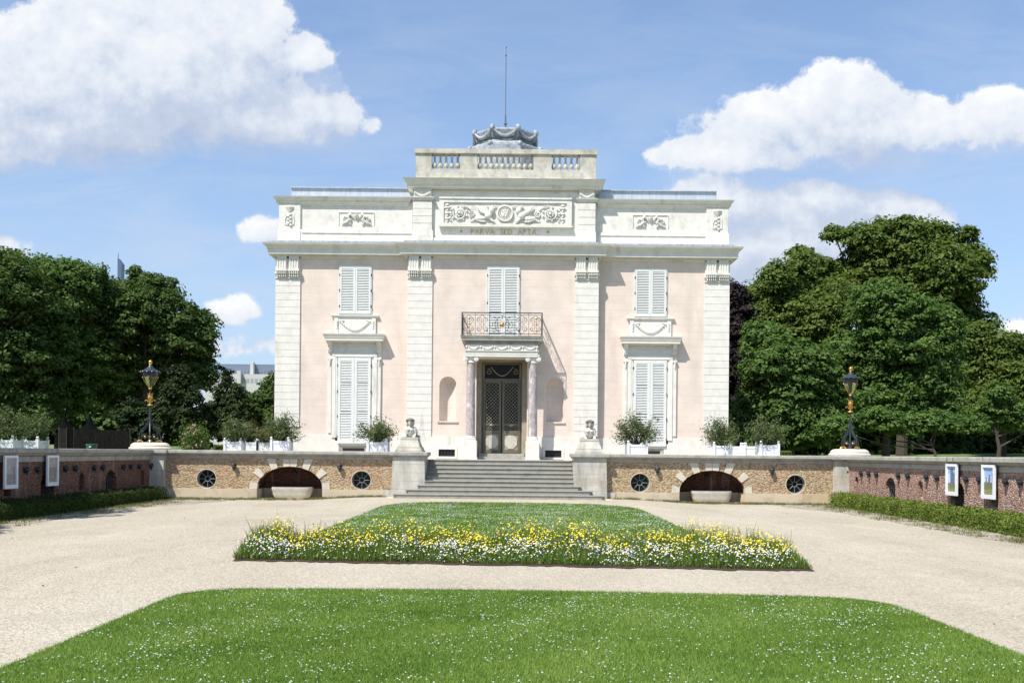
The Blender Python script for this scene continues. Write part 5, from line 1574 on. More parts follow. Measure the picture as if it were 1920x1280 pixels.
# ================================================================== lamps
def make_lamp():
    L_ = empty('lamp_post', (0, 0, 0), 'x', 'lamp post', 'lamp posts on the corner piers')
    k = 1 / 341.0
    Z = lambda yz: (1135 - yz) * k
    b_ = MB()
    b_.lathe([(.11, 0), (.12, .04), (.06, .09), (.05, .16), (.035, .22), (.032, Z(645))], 0, 0, 10)
    b_.lathe([(.05, Z(825)), (.04, Z(805)), (.03, Z(790))], 0, 0, 10)
    for i in range(4):
        a = i * math.pi / 2 + .35; ca, sa = math.cos(a), math.sin(a)
        P_ = lambda r, z: (r * ca, r * sa, z)
        b_.tube([P_(.40, .0), P_(.405, .18), P_(.36, .38), P_(.27, .52), P_(.15, .66), P_(.06, .85), P_(.035, 1.1)], .018, 6)
        b_.tube([P_(.30, .03), P_(.315, .2), P_(.28, .38), P_(.2, .5), P_(.10, .62), P_(.05, .8)], .014, 6)
        sp = spiral(.17, .22, .13, .03, 1.3, -.4, 0, 16)
        b_.tube([P_(p[0], p[2]) for p in sp], .016, 6)
    post = b_.build('post', M['iron'], L_, smooth=True)
    g_ = MB()
    for i in range(4):
        a = i * math.pi / 2 + .35; ca, sa = math.cos(a), math.sin(a)
        g_ = MB(); g_.ell((.17 * ca, .17 * sa, .22), .045, 8, 6)
        g_.tube([(.25 * ca, .25 * sa, .03), (.33 * ca, .33 * sa, .08), (.42 * ca, .42 * sa, .06), (.46 * ca, .46 * sa, .01)], [.02, .03, .03, .02], 6)
        g_.build('gilded_foot', M['gold'], L_, smooth=True)
    g_ = MB()
    g_.lathe([(.035, Z(645)), (.11, Z(640)), (.10, Z(630)), (.03, Z(620)), (.035, Z(590)), (.06, Z(565)), (.09, Z(545)), (.10, Z(530)), (.075, Z(505)), (.04, Z(498)), (.07, Z(490)), (.03, Z(484))], 0, 0, 12)
    for i in range(4):
        a = i * math.pi / 2 + .1; ca, sa = math.cos(a), math.sin(a)
        g_.tube([(.06 * ca, .06 * sa, Z(600)), (.13 * ca, .13 * sa, Z(565)), (.18 * ca, .18 * sa, Z(570)), (.185 * ca, .185 * sa, Z(590))], .015, 5)
        g_.tube([(.07 * ca, .07 * sa, Z(500)), (.1 * ca, .1 * sa, Z(488)), (.07 * ca, .07 * sa, Z(482))], .015, 5)
    g_.build('gilded_collar', M['gold'], L_, smooth=True)
    s_ = MB().lathe([(.035, Z(500)), (.035, Z(425))], 0, 0, 8); s_.build('neck', M['iron'], L_)
    ln = MB()
    ln.lathe([(.24, Z(258)), (.27, Z(250)), (.27, Z(205)), (.36, Z(192)), (.375, Z(188)), (.36, Z(184)), (.20, Z(160)), (.10, Z(130)), (.055, Z(100)), (.06, Z(95))], 0, 0, 24)
    for i in range(12):
        a = 2 * math.pi * i / 12
        ln.ell((.36 * math.cos(a), .36 * math.sin(a), Z(196)), (.05, .05, .03), 6, 4)
    lan = ln.build('lantern_roof', M['iron'], L_, smooth=True)
    gl = MB().lathe([(.24, Z(260)), (.10, Z(395))], 0, 0, 8); gl.f = [f for f in gl.f if len(f) == 4]
    gl.build('lantern_glass', M['glass'], lan)
    MB().lathe([(.0, Z(380)), (.035, Z(378)), (.04, Z(330)), (.02, Z(300)), (.02, Z(265))], 0, 0, 8).build('burner', M['iron'], lan)
    ar = MB()
    ar.lathe([(.05, Z(425)), (.07, Z(420)), (.055, Z(405)), (.08, Z(395)), (.05, Z(388))], 0, 0, 10)
    for i in range(4):
        a = i * math.pi / 2 + .12; ca, sa = math.cos(a), math.sin(a)
        ar.tube([(.05 * ca, .05 * sa, Z(395)), (.14 * ca, .14 * sa, Z(360)), (.22 * ca, .22 * sa, Z(310)), (.28 * ca, .28 * sa, Z(268))], .012, 6)
        ar.ell((.285 * ca, .285 * sa, Z(265)), .03, 7, 5)
    ar.build('lantern_arms', M['gold'], L_, smooth=True)
    MB().lathe([(.03, Z(98)), (.07, Z(94)), (.05, Z(85)), (.075, Z(70)), (.07, Z(55)), (.04, Z(38)), (.0, Z(33))], 0, 0, 10).build('finial', M['gold'], L_, smooth=True)
    return L_
lamp = make_lamp()
zl = ZCOP + .28
lamp2 = copy_tree(lamp)
lamp.location = (XC - 13.75, 39.1, zl); lamp['label'] = 'black and gold lamp post on the left corner pier, against dark trees'
lamp2.location = (XC + 13.75, 39.1, zl); lamp2['label'] = 'black and gold lamp post on the right corner pier, against green trees'

# ================================================================== planters
def make_planter():
    P_ = empty('planter_box', (0, 0, 0), 'x', 'planter', 'white planter boxes on the terrace')
    h = .72; w_ = .34
    b_ = MB()
    for q in (-1, 1):
        b_.box(-w_ + .04, w_ - .04, *sorted((q * w_, q * (w_ - .025))), .08, h - .04)
        b_.box(*sorted((q * w_, q * (w_ - .025))), -w_ + .04, w_ - .04, .081, h - .041)
    for z in (.1, .58):
        for q in (-1, 1): b_.box(-w_ + .04, w_ - .04, *sorted((q * (w_ + .012), q * w_)), z, z + .07)
    b_.build('panels', M['whitebox'], P_)
    for a in (-1, 1):
        for c in (-1, 1):
            p_ = MB()
            p_.box(a * w_ - .045, a * w_ + .045, c * w_ - .045, c * w_ + .045, 0, h + .02)
            p_.ell((a * w_, c * w_, h + .08), .05, 8, 6); p_.box(a * w_ - .02, a * w_ + .02, c * w_ - .02, c * w_ + .02, h + .02, h + .05)
            p_.build('corner_post', M['whitebox'], P_, smooth=True)
    MB().box(-w_ + .03, w_ - .03, -w_ + .03, w_ - .03, h - .14, h - .10).build('soil', M['soil'], P_)
    return P_
PLN = [  # px, D, scale, label, crown radius, crown height, tint
    (440, 41.3, .95, 'white planter box leftmost of the row of four by the left end of the mansion', .80, .62, 0),
    (472, 43.2, .95, 'white planter box second in the row of four, under coral oleander', .62, .45, 1),
    (500, 43.2, .95, 'white planter box third in the row of four, partly behind its neighbour', .62, .50, 1),
    (528, 41.3, 1.02, 'white planter box rightmost of the row of four, at the mansion corner', .88, .68, 0),
    (709, 41.0, 1.1, 'white planter box in front of the left french window', .92, .75, 2),
    (1193, 41.0, 1.1, 'white planter box in front of the right french window', .86, .85, 3),
    (1351, 41.0, .98, 'white planter box in front of the right corner pilaster', .95, .66, 0),
    (1381, 44.4, 1.0, 'shaded planter box in the mansion shadow beside the lit box at the right corner', .0, 0, 0),
    (1407, 43.8, 1.0, 'shaded planter box close behind the rightmost terrace planter', .0, 0, 0),
    (1439, 41.0, 1.05, 'white planter box rightmost on the terrace, before the green trees', .95, .72, 0),
    (14, 36.5, 1.08, 'white planter box above the left wall at the very edge of the photo', 1.0, .72, 0),
    (60, 38.2, 1.18, 'white planter box above the left wall beside the wicker fence', .95, .66, 0),
]
def oleander(cx, cy, z0, r, h, kind, seed, label):
    O = empty('oleander', (cx, cy, z0), label, 'shrub', 'oleanders in the planter boxes')
    n = 3000
    dens = 1.0
    nb = 26
    d = unit(rng.normal(size=(nb, 3))); d[:, 2] = np.abs(d[:, 2]) * .9 + .05
    if kind in (3,): d[:, 0] *= 1.0
    tips = d * np.array([r, r * .85, h * 1.55]) * rng.uniform(.45, 1.05, size=(nb, 1)) + np.array([0, 0, .12])
    st = MB()
    for tpt in tips:
        st.tube([(cx, cy, z0 - .1), (cx + tpt[0] * .45, cy + tpt[1] * .45, z0 + .1 + tpt[2] * .35), (cx + tpt[0], cy + tpt[1], z0 + tpt[2])], [.022, .014, .006], 4)
    st.build('stems', M['bark'], O)
    k = rng.integers(0, nb, n)
    u = rng.uniform(.35, 1.08, n)
    if kind == 3: u = rng.uniform(.55, 1.1, n)
    base = tips[k] * u[:, None] + np.array([0, 0, .05])
    c = base + rng.normal(size=(n, 3)) * np.array([.12, .12, .11]) * (r / .85) + np.array([cx, cy, z0])
    nrm = unit(rng.normal(size=(n, 3)) + np.array([0, -.2, .5]))
    fast = leaf_quads(c, nrm, rng.uniform(.05, .095, n), .42)
    fast_mesh('foliage', fast, None, 4, M['oleander'], np.clip(rng.normal(.5, .28, n), 0, 1), O)
    if kind == 1:
        m_ = 160; kk = rng.integers(0, nb, m_)
        c = tips[kk] * rng.uniform(.8, 1.1, (m_, 1)) + rng.normal(size=(m_, 3)) * .05 + np.array([cx, cy, z0 + .05])
        fast_mesh('flowers', leaf_quads(c, unit(rng.normal(size=(m_, 3)) + np.array([0, -1, .5])), rng.uniform(.02, .04, m_), 1.6), None, 4, M['porange'], rng.uniform(0, 1, m_), O)
pl0 = make_planter(); firstp = True
for (px, D, sc, lab, r, h, kind) in PLN:
    x = (px - 960) * D / F
    z = TZ if abs(x - XC) < 13.8 else float(pz(x, D))
    if abs(x - XC) >= 13.8: z = 1.5
    p_ = pl0 if firstp else copy_tree(pl0); firstp = False
    p_.location = (x, D, z); p_.scale = (sc, sc, sc if sc < 1.08 else 1.0); p_['label'] = lab
    if r:
        where = lab.replace('white planter box ', '')
        what = 'bushy grey-green oleander' if kind != 1 else 'coral-flowered oleander'
        oleander(x, D, z + .66 * min(sc, 1.05), r, h, kind, 0, ' '.join((what + ' in the box ' + where).split()[:16]))

# ================================================================== grass
def lawn_shape(x, y, x0, x1, y0, y1, r, bulge=0.0, skew=0.0):
    cx = (x0 + x1) / 2
    yy1 = y1 + bulge * (1 - ((x - cx) / ((x1 - x0) / 2)) ** 2) + skew * (x - cx)
    dx = np.maximum(np.maximum(x0 + r - x, x - (x1 - r)), 0); dy = np.maximum(y - (yy1 - r), 0)
    return (dx * dx + dy * dy < r * r) & (y > y0) & (y < yy1) & (x > x0) & (x < x1)
def outline(x0, x1, y0, y1, r, bulge, skew):
    cx = (x0 + x1) / 2
    top = lambda x: y1 + bulge * (1 - ((x - cx) / ((x1 - x0) / 2)) ** 2) + skew * (x - cx)
    pts = [(x0, y0), (x1, y0)]
    for i in range(9):
        a = math.pi / 2 * i / 8; x = x1 - r + r * math.cos(a); pts.append((x, top(x1 - r) - r + r * math.sin(a)))
    for i in range(1, 12):
        x = x1 - r + (x0 + r - x1 + r) * i / 12; pts.append((x, top(x)))
    for i in range(9):
        a = math.pi / 2 + math.pi / 2 * i / 8; x = x0 + r + r * math.cos(a); pts.append((x, top(x0 + r) - r + r * math.sin(a)))
    return pts
def make_lawn(name, sh, dens, bw, bh, fl, flr, label, yvis):
    x0, x1, y0, y1, r, bu, sk = sh
    pts = outline(*sh)
    ys_ = np.linspace(y0, y1 + bu + .3, 40)
    b_ = MB(); n = len(pts)
    # soil bed as a fan of strips so that it follows the ground
    xs_ = np.linspace(x0, x1, 24)
    bm = bmesh.new(); vs = [bm.verts.new((x, y, 0)) for x, y in pts]
    f = bm.faces.new(vs)
    bmesh.ops.triangulate(bm, faces=[f])
    bmesh.ops.subdivide_edges(bm, edges=[e for e in bm.edges if e.calc_length() > 2], cuts=6, use_grid_fill=True)
    for v in bm.verts: v.co.z = float(gz(v.co.x, v.co.y)) + .02
    me = bpy.data.meshes.new('turf'); bm.to_mesh(me); bm.free(); me.materials.append(M['turf'])
    turf = bpy.data.objects.new('turf', me); scene.collection.objects.link(turf)
    structure(turf, label=label + ', the soil under it')
    A = (x1 - x0) * (y1 + bu - y0)
    N = int(A * dens)
    x = rng.uniform(x0 - .03, x1 + .03, N); y = rng.uniform(y0, y1 + bu + .4, N)
    keep = lawn_shape(x + rng.normal(0, .03, N), y + rng.normal(0, .03, N), *sh)
    x, y = x[keep], y[keep]; N = len(x)
    z = gz(x, y) + .015
    h = bh * rng.uniform(.55, 1.25, N); a = rng.uniform(0, 2 * math.pi, N)
    lean = rng.uniform(.1, 1.0, N) * h; la = rng.uniform(0, 2 * math.pi, N)
    wv = bw * rng.uniform(.6, 1.3, N)
    base = np.stack([x, y, z], 1); d = np.stack([np.cos(a) * wv, np.sin(a) * wv, 0 * a], 1)
    tip = base + np.stack([np.cos(la) * lean, np.sin(la) * lean, h], 1)
    v = np.stack([base - d, base + d, tip], 1).reshape(-1, 3)
    tint = np.clip(rng.normal(.48, .22, N) + .13 * np.sin(x * 1.3 + np.sin(y * .9)) + .12 * np.sin(x * .6 - y * 2.2 + 1.5 * np.sin(x * 1.9)) + .10 * np.sin(x * 4.1 + y * 3.3) * np.sin(y * 5.2 - x * 2.0), 0, 1)
    o = fast_mesh('lawn', v, None, 3, M['grass'], tint)
    o['kind'] = 'stuff'; o['label'] = label
    # clover flowers
    K = int(A * fl * 2)
    cx_ = rng.uniform(x0, x1, K); cy_ = rng.uniform(y0, y1 + bu, K)
    ph = np.sin(cx_ * 2.1 + 1.3 * np.sin(cy_ * .8)) + np.sin(cy_ * 2.7 + cx_ * .6) + .8 * np.sin(cx_ * 5.1 - cy_ * 3.3)
    nc = max(10, int(A * 5)); cc = np.stack([rng.uniform(x0, x1, nc), rng.uniform(y0, y1 + bu, nc)], 1); kk = rng.integers(0, nc, K); isc = rng.uniform(0, 1, K) < .6
    cx_ = np.where(isc, cc[kk, 0] + rng.normal(0, .16, K), cx_); cy_ = np.where(isc, cc[kk, 1] + rng.normal(0, .16, K), cy_)
    keep = lawn_shape(cx_, cy_, *sh) & (rng.uniform(0, 1, K) < np.clip(.30 + .28 * ph, .03, 1))
    cx_, cy_ = cx_[keep], cy_[keep]; K = len(cx_)
    c = np.stack([cx_, cy_, gz(cx_, cy_) + bh * rng.uniform(.85, 1.35, K)], 1)
    rr = flr * rng.uniform(.6, 1.25, K)
    dirs = np.array([[1, 0, 0], [-.5, .87, 0], [-.5, -.87, 0], [0, 0, .75], [0, 0, -.6]])
    tri = [(0, 1, 3), (1, 2, 3), (2, 0, 3), (1, 0, 4), (2, 1, 4), (0, 2, 4)]
    vv = np.stack([c + dirs[i] * rr[:, None] for t3 in tri for i in t3], 1).reshape(-1, 3)
    tn = np.repeat(rng.uniform(0, 1, K), 6)
    o = fast_mesh('clover_flowers', vv, None, 3, M['pclover'], tn)
    o['kind'] = 'stuff'; o['label'] = 'white clover flowers scattered in the ' + label.split(',')[0]
LAWN1 = (-4.28, 4.80, 5.5, 13.1, .8, .30, -.035)
LAWN2 = (-4.42, 4.32, 18.6, 34.9, 1.6, .5, -.03)
make_lawn('front_lawn', LAWN1, 6500, .0040, .033, 95, .0105, 'front lawn dotted with clover, nearest the camera', 7)
make_lawn('back_lawn', LAWN2, 1100, .011, .05, 110, .014, 'farther lawn between the flower bed and the steps', 17)

# weeds along the walls
def weeds(name, xs_, ys_, hh, label, mat='weed', w_=.009):
    N = len(xs_); h = hh * rng.uniform(.3, 1.2, N); a = rng.uniform(0, 6.28, N); la = rng.uniform(0, 6.28, N)
    base = np.stack([xs_, ys_, gz(xs_, ys_) + .01], 1); d = np.stack([np.cos(a), np.sin(a), 0 * a], 1) * w_
    tip = base + np.stack([np.cos(la) * h * .5, np.sin(la) * h * .5, h], 1)
    o = fast_mesh(name, np.stack([base - d, base + d, tip], 1).reshape(-1, 3), None, 3, M[mat], rng.uniform(.2, 1, N))
    o['kind'] = 'stuff'; o['label'] = label
cl = rng.uniform(0, 1, (150, 2)); k = rng.integers(0, 150, 5200)
wx = XC - 4.5 - cl[k, 0] * 9 + rng.normal(0, .10, 5200); wy = YF - .12 - np.abs(rng.normal(0, .10, 5200)) - cl[k, 1] ** 2 * (.3 + 1.2 * cl[k, 0])
weeds('weeds', wx, wy, .09, 'low weeds at the foot of the terrace wall, left')
cl = rng.uniform(0, 1, (150, 2)); k = rng.integers(0, 150, 5200)
wx = XC + 4.5 + cl[k, 0] * 8.7 + rng.normal(0, .10, 5200); wy = YF - .12 - np.abs(rng.normal(0, .10, 5200)) - cl[k, 1] ** 2 * (.3 + .6 * cl[k, 0])
weeds('weeds', wx, wy, .09, 'low weeds at the foot of the terrace wall, right')
N = 4000; cl = rng.uniform(0, 1, (120, 2)); k = rng.integers(0, 120, N)
weeds('weeds', XR - 1.15 - cl[k, 0] ** 2 * 1.0 + rng.normal(0, .12, N), 38 - cl[k, 1] * 20 + rng.normal(0, .15, N), .08, 'low weeds along the hedge of the right wall')
cl = rng.uniform(0, 1, (120, 2)); k = rng.integers(0, 120, N)
weeds('weeds', XL + 1.25 + cl[k, 0] ** 2 * .9 + rng.normal(0, .12, N), 38 - cl[k, 1] * 18 + rng.normal(0, .15, N), .08, 'low weeds along the hedge of the left wall')

# fallen leaves and twigs blown against the edges
N = 900
lx = np.concatenate([rng.uniform(XL + 1.2, XR - 1.3, 260), XR - 1.4 - np.abs(rng.normal(0, .6, 330)), XL + 1.6 + np.abs(rng.normal(0, .6, 310))])
ly = np.concatenate([rng.uniform(8, 38, 260), rng.uniform(14, 38, 330), rng.uniform(14, 38, 310)])
off = ~lawn_shape(lx, ly, *LAWN1) & ~lawn_shape(lx, ly, *LAWN2); lx, ly = lx[off], ly[off]; N = len(lx)
c = np.stack([lx, ly, gz(lx, ly) + .018], 1)
o = fast_mesh('fallen_leaves', leaf_quads(c, unit(rng.normal(size=(N, 3)) * .25 + np.array([0, 0, 1])), rng.uniform(.012, .032, N), 1.1), None, 4, leafmat('dry_leaves', (.06, .04, .02), (.14, .09, .04), (.22, .17, .07)), rng.uniform(0, 1, N))
o['kind'] = 'stuff'; o['label'] = 'dry fallen leaves scattered over the gravel'
# ================================================================== flower bed
bx0, bx1 = -4.72, 4.9
def bed_front(x): return 16.95 - .085 * (x - bx0) * .95 + .045 * np.sin(x * 3) + .035 * np.sin(x * 8.3 + 1) + .02 * np.sin(x * 19)
def bed_back(x): return bed_front(x) + 1.95 - .25 * np.cos((x - bx0) / (bx1 - bx0) * 2 * math.pi)
b_ = MB(); n = 110
xs_ = np.linspace(bx0 + .02, bx1 + .02, n)
vs = [(x, float(bed_front(x)) - .10 + rng.uniform(-.06, .06), .012) for x in xs_] + [(x, float(bed_front(x)) + .7, .05) for x in xs_] + [(x, float(bed_back(x)) + .1, .012) for x in xs_]
b_.add(vs, [(r * n + i, r * n + i + 1, (r + 1) * n + i + 1, (r + 1) * n + i) for r in range(2) for i in range(n - 1)])
structure(b_.build('flower_bed_soil', M['soil']), label='dark red-brown soil of the flower bed')
def bed_h(x, t):
    lump = .075 * np.sin(x * 2.3) + .05 * np.sin(x * 5.7 + 1) + .04 * np.sin(x * 11 + t * 5)
    return np.clip(.11 + .44 * t ** .62 + lump * (.4 + t), .08, .7)
N = 60000
x = rng.uniform(bx0, bx1, N); t_ = rng.uniform(0, 1, N)
y = bed_front(x) + (bed_back(x) - bed_front(x)) * t_
h = bed_h(x, t_) * rng.uniform(.25, 1.02, N)
tall = (rng.uniform(0, 1, N) < .035) & (t_ > .5); h = np.where(tall, h * 1.35, h)
a = rng.uniform(0, 6.28, N); la = rng.uniform(0, 6.28, N); ln = h * rng.uniform(.1, .55, N)
base = np.stack([x, y, .02 + h * rng.uniform(0, .55, N)], 1); w_ = rng.uniform(.004, .010, N)
d = np.stack([np.cos(a) * w_, np.sin(a) * w_, 0 * a], 1)
tip = np.stack([x + np.cos(la) * ln * .6, y + np.sin(la) * ln * .6, .02 + h], 1)
o = fast_mesh('flower_bed_foliage', np.stack([base - d, base + d, tip], 1).reshape(-1, 3), None, 3, M['bedgreen'], np.clip(.15 + h * 1.1 + rng.normal(0, .2, N), 0, 1))
o['kind'] = 'stuff'; o['label'] = 'green stems and leaves of the meadow flower bed'
def blooms(name, N, trange, r, mat, label, hk=1.0, xr=None, centre=False, cl=0):
    x = rng.uniform(bx0 + .05, bx1 - .05, N)
    if cl:
        cc = rng.uniform(bx0 + .1, bx1 - .1, cl); x = cc[rng.integers(0, cl, N)] + rng.normal(0, .13, N); x = np.clip(x, bx0, bx1)
    t_ = trange[0] + (trange[1] - trange[0]) * rng.beta(1.3, 1.3, N)
    y = bed_front(x) + (bed_back(x) - bed_front(x)) * t_
    z = .03 + bed_h(x, t_) * hk * np.where(t_ < .14, rng.uniform(.1, 1.1, N), rng.uniform(.68, 1.08, N))
    c = np.stack([x, y, z], 1)
    nr = unit(np.stack([rng.normal(0, .45, N) - .25, rng.normal(-.35, .4, N), np.ones(N) * .9], 1))
    tt = unit(np.cross(nr, rng.normal(size=(N, 3)))); bb_ = np.cross(nr, tt)
    rr = (r * rng.uniform(.6, 1.2, N))[:, None]
    P6 = [c + (tt * math.cos(k * math.pi / 3) + bb_ * math.sin(k * math.pi / 3)) * rr for k in range(6)]
    top = c + nr * rr * .25
    v = np.stack([q for k in range(6) for q in (P6[k], P6[(k + 1) % 6], top)], 1).reshape(-1, 3)
    o = fast_mesh(name, v, None, 3, M[mat], np.repeat(rng.uniform(0, 1, N), 6))
    o['kind'] = 'stuff'; o['label'] = label
    if centre:
        r2 = rr * .33
        P6 = [c + nr * rr * .27 + (tt * math.cos(k * 2.094) + bb_ * math.sin(k * 2.094)) * r2 for k in range(3)]
        o = fast_mesh('daisy_centres', np.stack(P6, 1).reshape(-1, 3), None, 3, M['pyellow'], rng.uniform(0, 1, N)); o['kind'] = 'stuff'; o['label'] = 'yellow centres of the white daisies'
blooms('white_daisies', 2100, (.0, .34), .014, 'pwhite', 'white daisies along the front of the flower bed', 1.05, centre=True, cl=110)
blooms('white_daisies', 300, (.35, .95), .013, 'pwhite', 'scattered small white daisies among the yellow flowers', .9)
blooms('yellow_flowers', 2400, (.18, .92), .016, 'pyellow', 'yellow flowers massed along the back of the flower bed', 1.04, cl=160)
blooms('yellow_flowers', 330, (.0, .4), .014, 'pyellow', 'few yellow flowers among the white daisies', .9)
blooms('blue_flowers', 200, (.0, .45), .016, 'pblue', 'pale blue flowers among the white daisies', .95, cl=40)
# a few tall stalks at the back
N = 170; x = rng.uniform(bx0, bx1, N); x = np.where(rng.uniform(0, 1, N) < .4, np.where(rng.uniform(0, 1, N) < .4, rng.normal(-3.6, .45, N), rng.normal(3.6, .7, N)), x); x = np.clip(x, bx0 + .1, bx1 - .1)
y = bed_back(x) - rng.uniform(.1, .9, N); h = rng.uniform(.42, .64, N)
sb = MB(); yb2 = []
for i in range(N):
    lx, ly = rng.normal(0, .05, 2)
    sb.tube([(x[i], y[i], .02), (x[i] + lx * .4, y[i] + ly * .4, h[i] * .6), (x[i] + lx, y[i] + ly, h[i])], [.006, .005, .003], 3)
    for k in range(3):
        zz = h[i] * rng.uniform(.5, .95); dx, dy = rng.normal(0, .05, 2)
        sb.tube([(x[i] + lx * .6, y[i] + ly * .6, zz - .06), (x[i] + lx * .6 + dx, y[i] + dy, zz)], [.004, .003], 3)
        yb2.append((x[i] + lx * .6 + dx, y[i] + dy, zz))
    yb2.append((x[i] + lx, y[i] + ly, h[i]))
o = sb.build('flower_stalks', plain('stalk_green', (.07, .10, .04))); o['kind'] = 'stuff'; o['label'] = 'taller thin stalks rising from the back of the flower bed'
yb2 = np.array(yb2); K = len(yb2)
o = fast_mesh('yellow_buds', leaf_quads(yb2, unit(rng.normal(size=(K, 3)) + np.array([0, -.5, 1])), rng.uniform(.010, .02, K), 1.6), None, 4, M['pyellow'], rng.uniform(0, 1, K))
o['kind'] = 'stuff'; o['label'] = 'small yellow buds on the taller stalks'

# ================================================================== hedges
def hedge(x0, x1, y0, y1, h, label, mat='hedge'):
    Hh = empty('box_hedge', ((x0 + x1) / 2, (y0 + y1) / 2, 0), label, 'hedge', 'low clipped hedges of the forecourt')
    core = MB().box(x0 + .10, x1 - .10, y0 + .10, y1 - .10, 0, h - .10).build('core', M['turf'], Hh)
    A = 2 * h * (y1 - y0) + (x1 - x0) * (y1 - y0)
    N = int(A * 1300)
    y = rng.uniform(y0, y1, N); u = rng.uniform(0, 1, N)
    a1 = h / (2 * h + (x1 - x0)); 
    side = np.where(u < a1, 0, np.where(u > 1 - a1, 2, 1))
    r = rng.uniform(0, 1, N)
    wob = .035 * np.sin(y * 3.1) + .03 * np.sin(y * 7.7 + 2) + .02 * np.sin(y * 17)
    x = np.where(side == 0, x0 + wob, np.where(side == 2, x1 + wob, x0 + (x1 - x0) * r)); z = np.where(side == 1, h + wob * .8, h * r)
    bev = .10
    c = np.stack([x, y, z], 1) + rng.normal(size=(N, 3)) * .028
    ex = np.maximum(np.abs(c[:, 0] - (x0 + x1) / 2) - ((x1 - x0) / 2 - bev), 0); ez = np.maximum(c[:, 2] - (h - bev), 0)
    both = (ex > 0) & (ez > 0); k = np.where(both, bev / np.maximum(np.sqrt(ex ** 2 + ez ** 2), bev), 1)
    c[:, 0] += np.sign(c[:, 0] - (x0 + x1) / 2) * ex * (k - 1); c[:, 2] += ez * (k - 1)
    nr = np.where((side == 1)[:, None], np.array([0, 0, 1.0]), np.where((side == 0)[:, None], np.array([-1.0, 0, .2]), np.array([1.0, 0, .2])))
    nr = unit(nr * .8 + rng.normal(size=(N, 3)) * .6)
    tint = np.clip(rng.normal(.5, .25, N) + .15 * np.sin(y * 5), 0, 1)
    fast_mesh('leaves', leaf_quads(c, nr, rng.uniform(.018, .036, N), 1.1), None, 4, M[mat], tint, Hh)
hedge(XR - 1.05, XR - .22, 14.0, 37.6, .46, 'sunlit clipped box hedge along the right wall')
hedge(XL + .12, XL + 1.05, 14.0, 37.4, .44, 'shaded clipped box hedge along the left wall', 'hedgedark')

# ================================================================== trees
def at(px, py, D):
    u = px - 960; v = py - (850 + ROLL * (px - 960)); return Vector((u * D / F, D, H - v * D / F))
def tree(name, kind, D, clumps, n, sub, mat, size, label, group=None, trunk=None, limbs=True, zg=None, asp=1.2):
    """clumps: (px, py, radius px, [radius z px], [depth offset])"""
    cl = []
    for c in clumps:
        px, py, rp = c[0], c[1], c[2]; rz = c[3] if len(c) > 3 else rp * .85; dd = c[4] if len(c) > 4 else rng.uniform(-1, 1) * rp * D / F * .6
        p = at(px, py, D); r = rp * .94 * D / F
        cl.append((p.x, D + dd, p.z, r, r * .95, rz * D / F))
    tx_ = trunk if trunk is not None else np.mean([c[0] for c in cl])
    if trunk is not None: tx_ = at(trunk, 850, D).x
    g = float(pz(tx_, D)) if zg is None else zg
    Tt = empty(name, (tx_, D, g), label, kind, group)
    tb = MB(); top = max(c[2] for c in cl); r0 = .024 * (top - g) + .05
    midz = g + (top - g) * .55
    tb.tube([(tx_, D, g - .3), (tx_ + .1, D, g + (top - g) * .25), (tx_ - .1, D + .1, midz), (tx_ + .1, D, top - .3)], [r0, r0 * .75, r0 * .5, r0 * .12], 8)
    if limbs:
        for c in cl:
            s_ = Vector((tx_, D, g + (top - g) * rng.uniform(.2, .5))); e = Vector(c[:3]); m_ = s_.lerp(e, .5) + Vector((0, 0, -.1 * (e - s_).length * .5))
            tb.tube([s_, m_, e], [r0 * .4, r0 * .25, r0 * .08], 6)
            for q in range(4):
                d = Vector(unit(rng.normal(size=(1, 3)))[0]); d.z = abs(d.z)
                tb.tube([e, e + Vector((d.x * c[3], d.y * c[4], d.z * c[5])) * .85], [r0 * .1, .02], 4)
    tb.build('trunk', M['bark'], Tt)
    P_, N_, T_ = clump_points(cl, int(n * 1.7), sub)
    q = P_[:, 2] > g + .15
    P_, N_, T_ = P_[q], N_[q], T_[q]
    sz = size * .72 * rng.uniform(.6, 1.3, len(P_))
    fast_mesh('crown', leaf_quads(P_, N_, sz, asp, .15), None, 4, M[mat], T_, Tt)
    return Tt
# left, from the far edge towards the mansion
tree('broadleaf_tree', 'tree', 60, [(-60, 560, 95), (-20, 640, 90), (30, 560, 85), (10, 505, 38), (-90, 700, 90), (40, 690, 85), (60, 770, 60)], 52000, .95, 'leafdark', .17, 'dark dense tree at the left edge above the white planters', 'dark trees left of the mansion', -10)
tree('broadleaf_tree', 'tree', 63, [(110, 560, 75), (90, 640, 85), (150, 690, 80), (60, 530, 45), (160, 522, 18), (138, 505, 13), (183, 518, 13), (85, 498, 14), (150, 550, 50), (110, 745, 65), (130, 520, 30)], 52000, .9, 'leafgreen', .17, 'big bushy green tree behind the wicker fence', 'dark trees left of the mansion', 110)
tree('broadleaf_tree', 'tree', 66, [(240, 568, 50), (280, 600, 70), (220, 620, 60), (340, 640, 58), (260, 690, 70), (365, 615, 35), (190, 548, 28), (262, 528, 18), (250, 514, 12), (282, 530, 14), (318, 560, 16), (352, 585, 16), (300, 555, 36), (340, 700, 60), (230, 750, 60), (375, 655, 26), (150, 620, 40)], 60000, .85, 'leafdark', .17, 'tall rounded dark tree behind the left lamp post', 'dark trees left of the mansion', 270)
tree('yew_tree', 'tree', 52, [(345, 770, 38, 60), (335, 720, 26, 35), (355, 815, 42, 40), (300, 800, 40, 45), (250, 800, 40, 45)], 20000, .5, 'leafyew', .12, 'dark yew behind the pink rose bush', 'yews left of the mansion', 345)
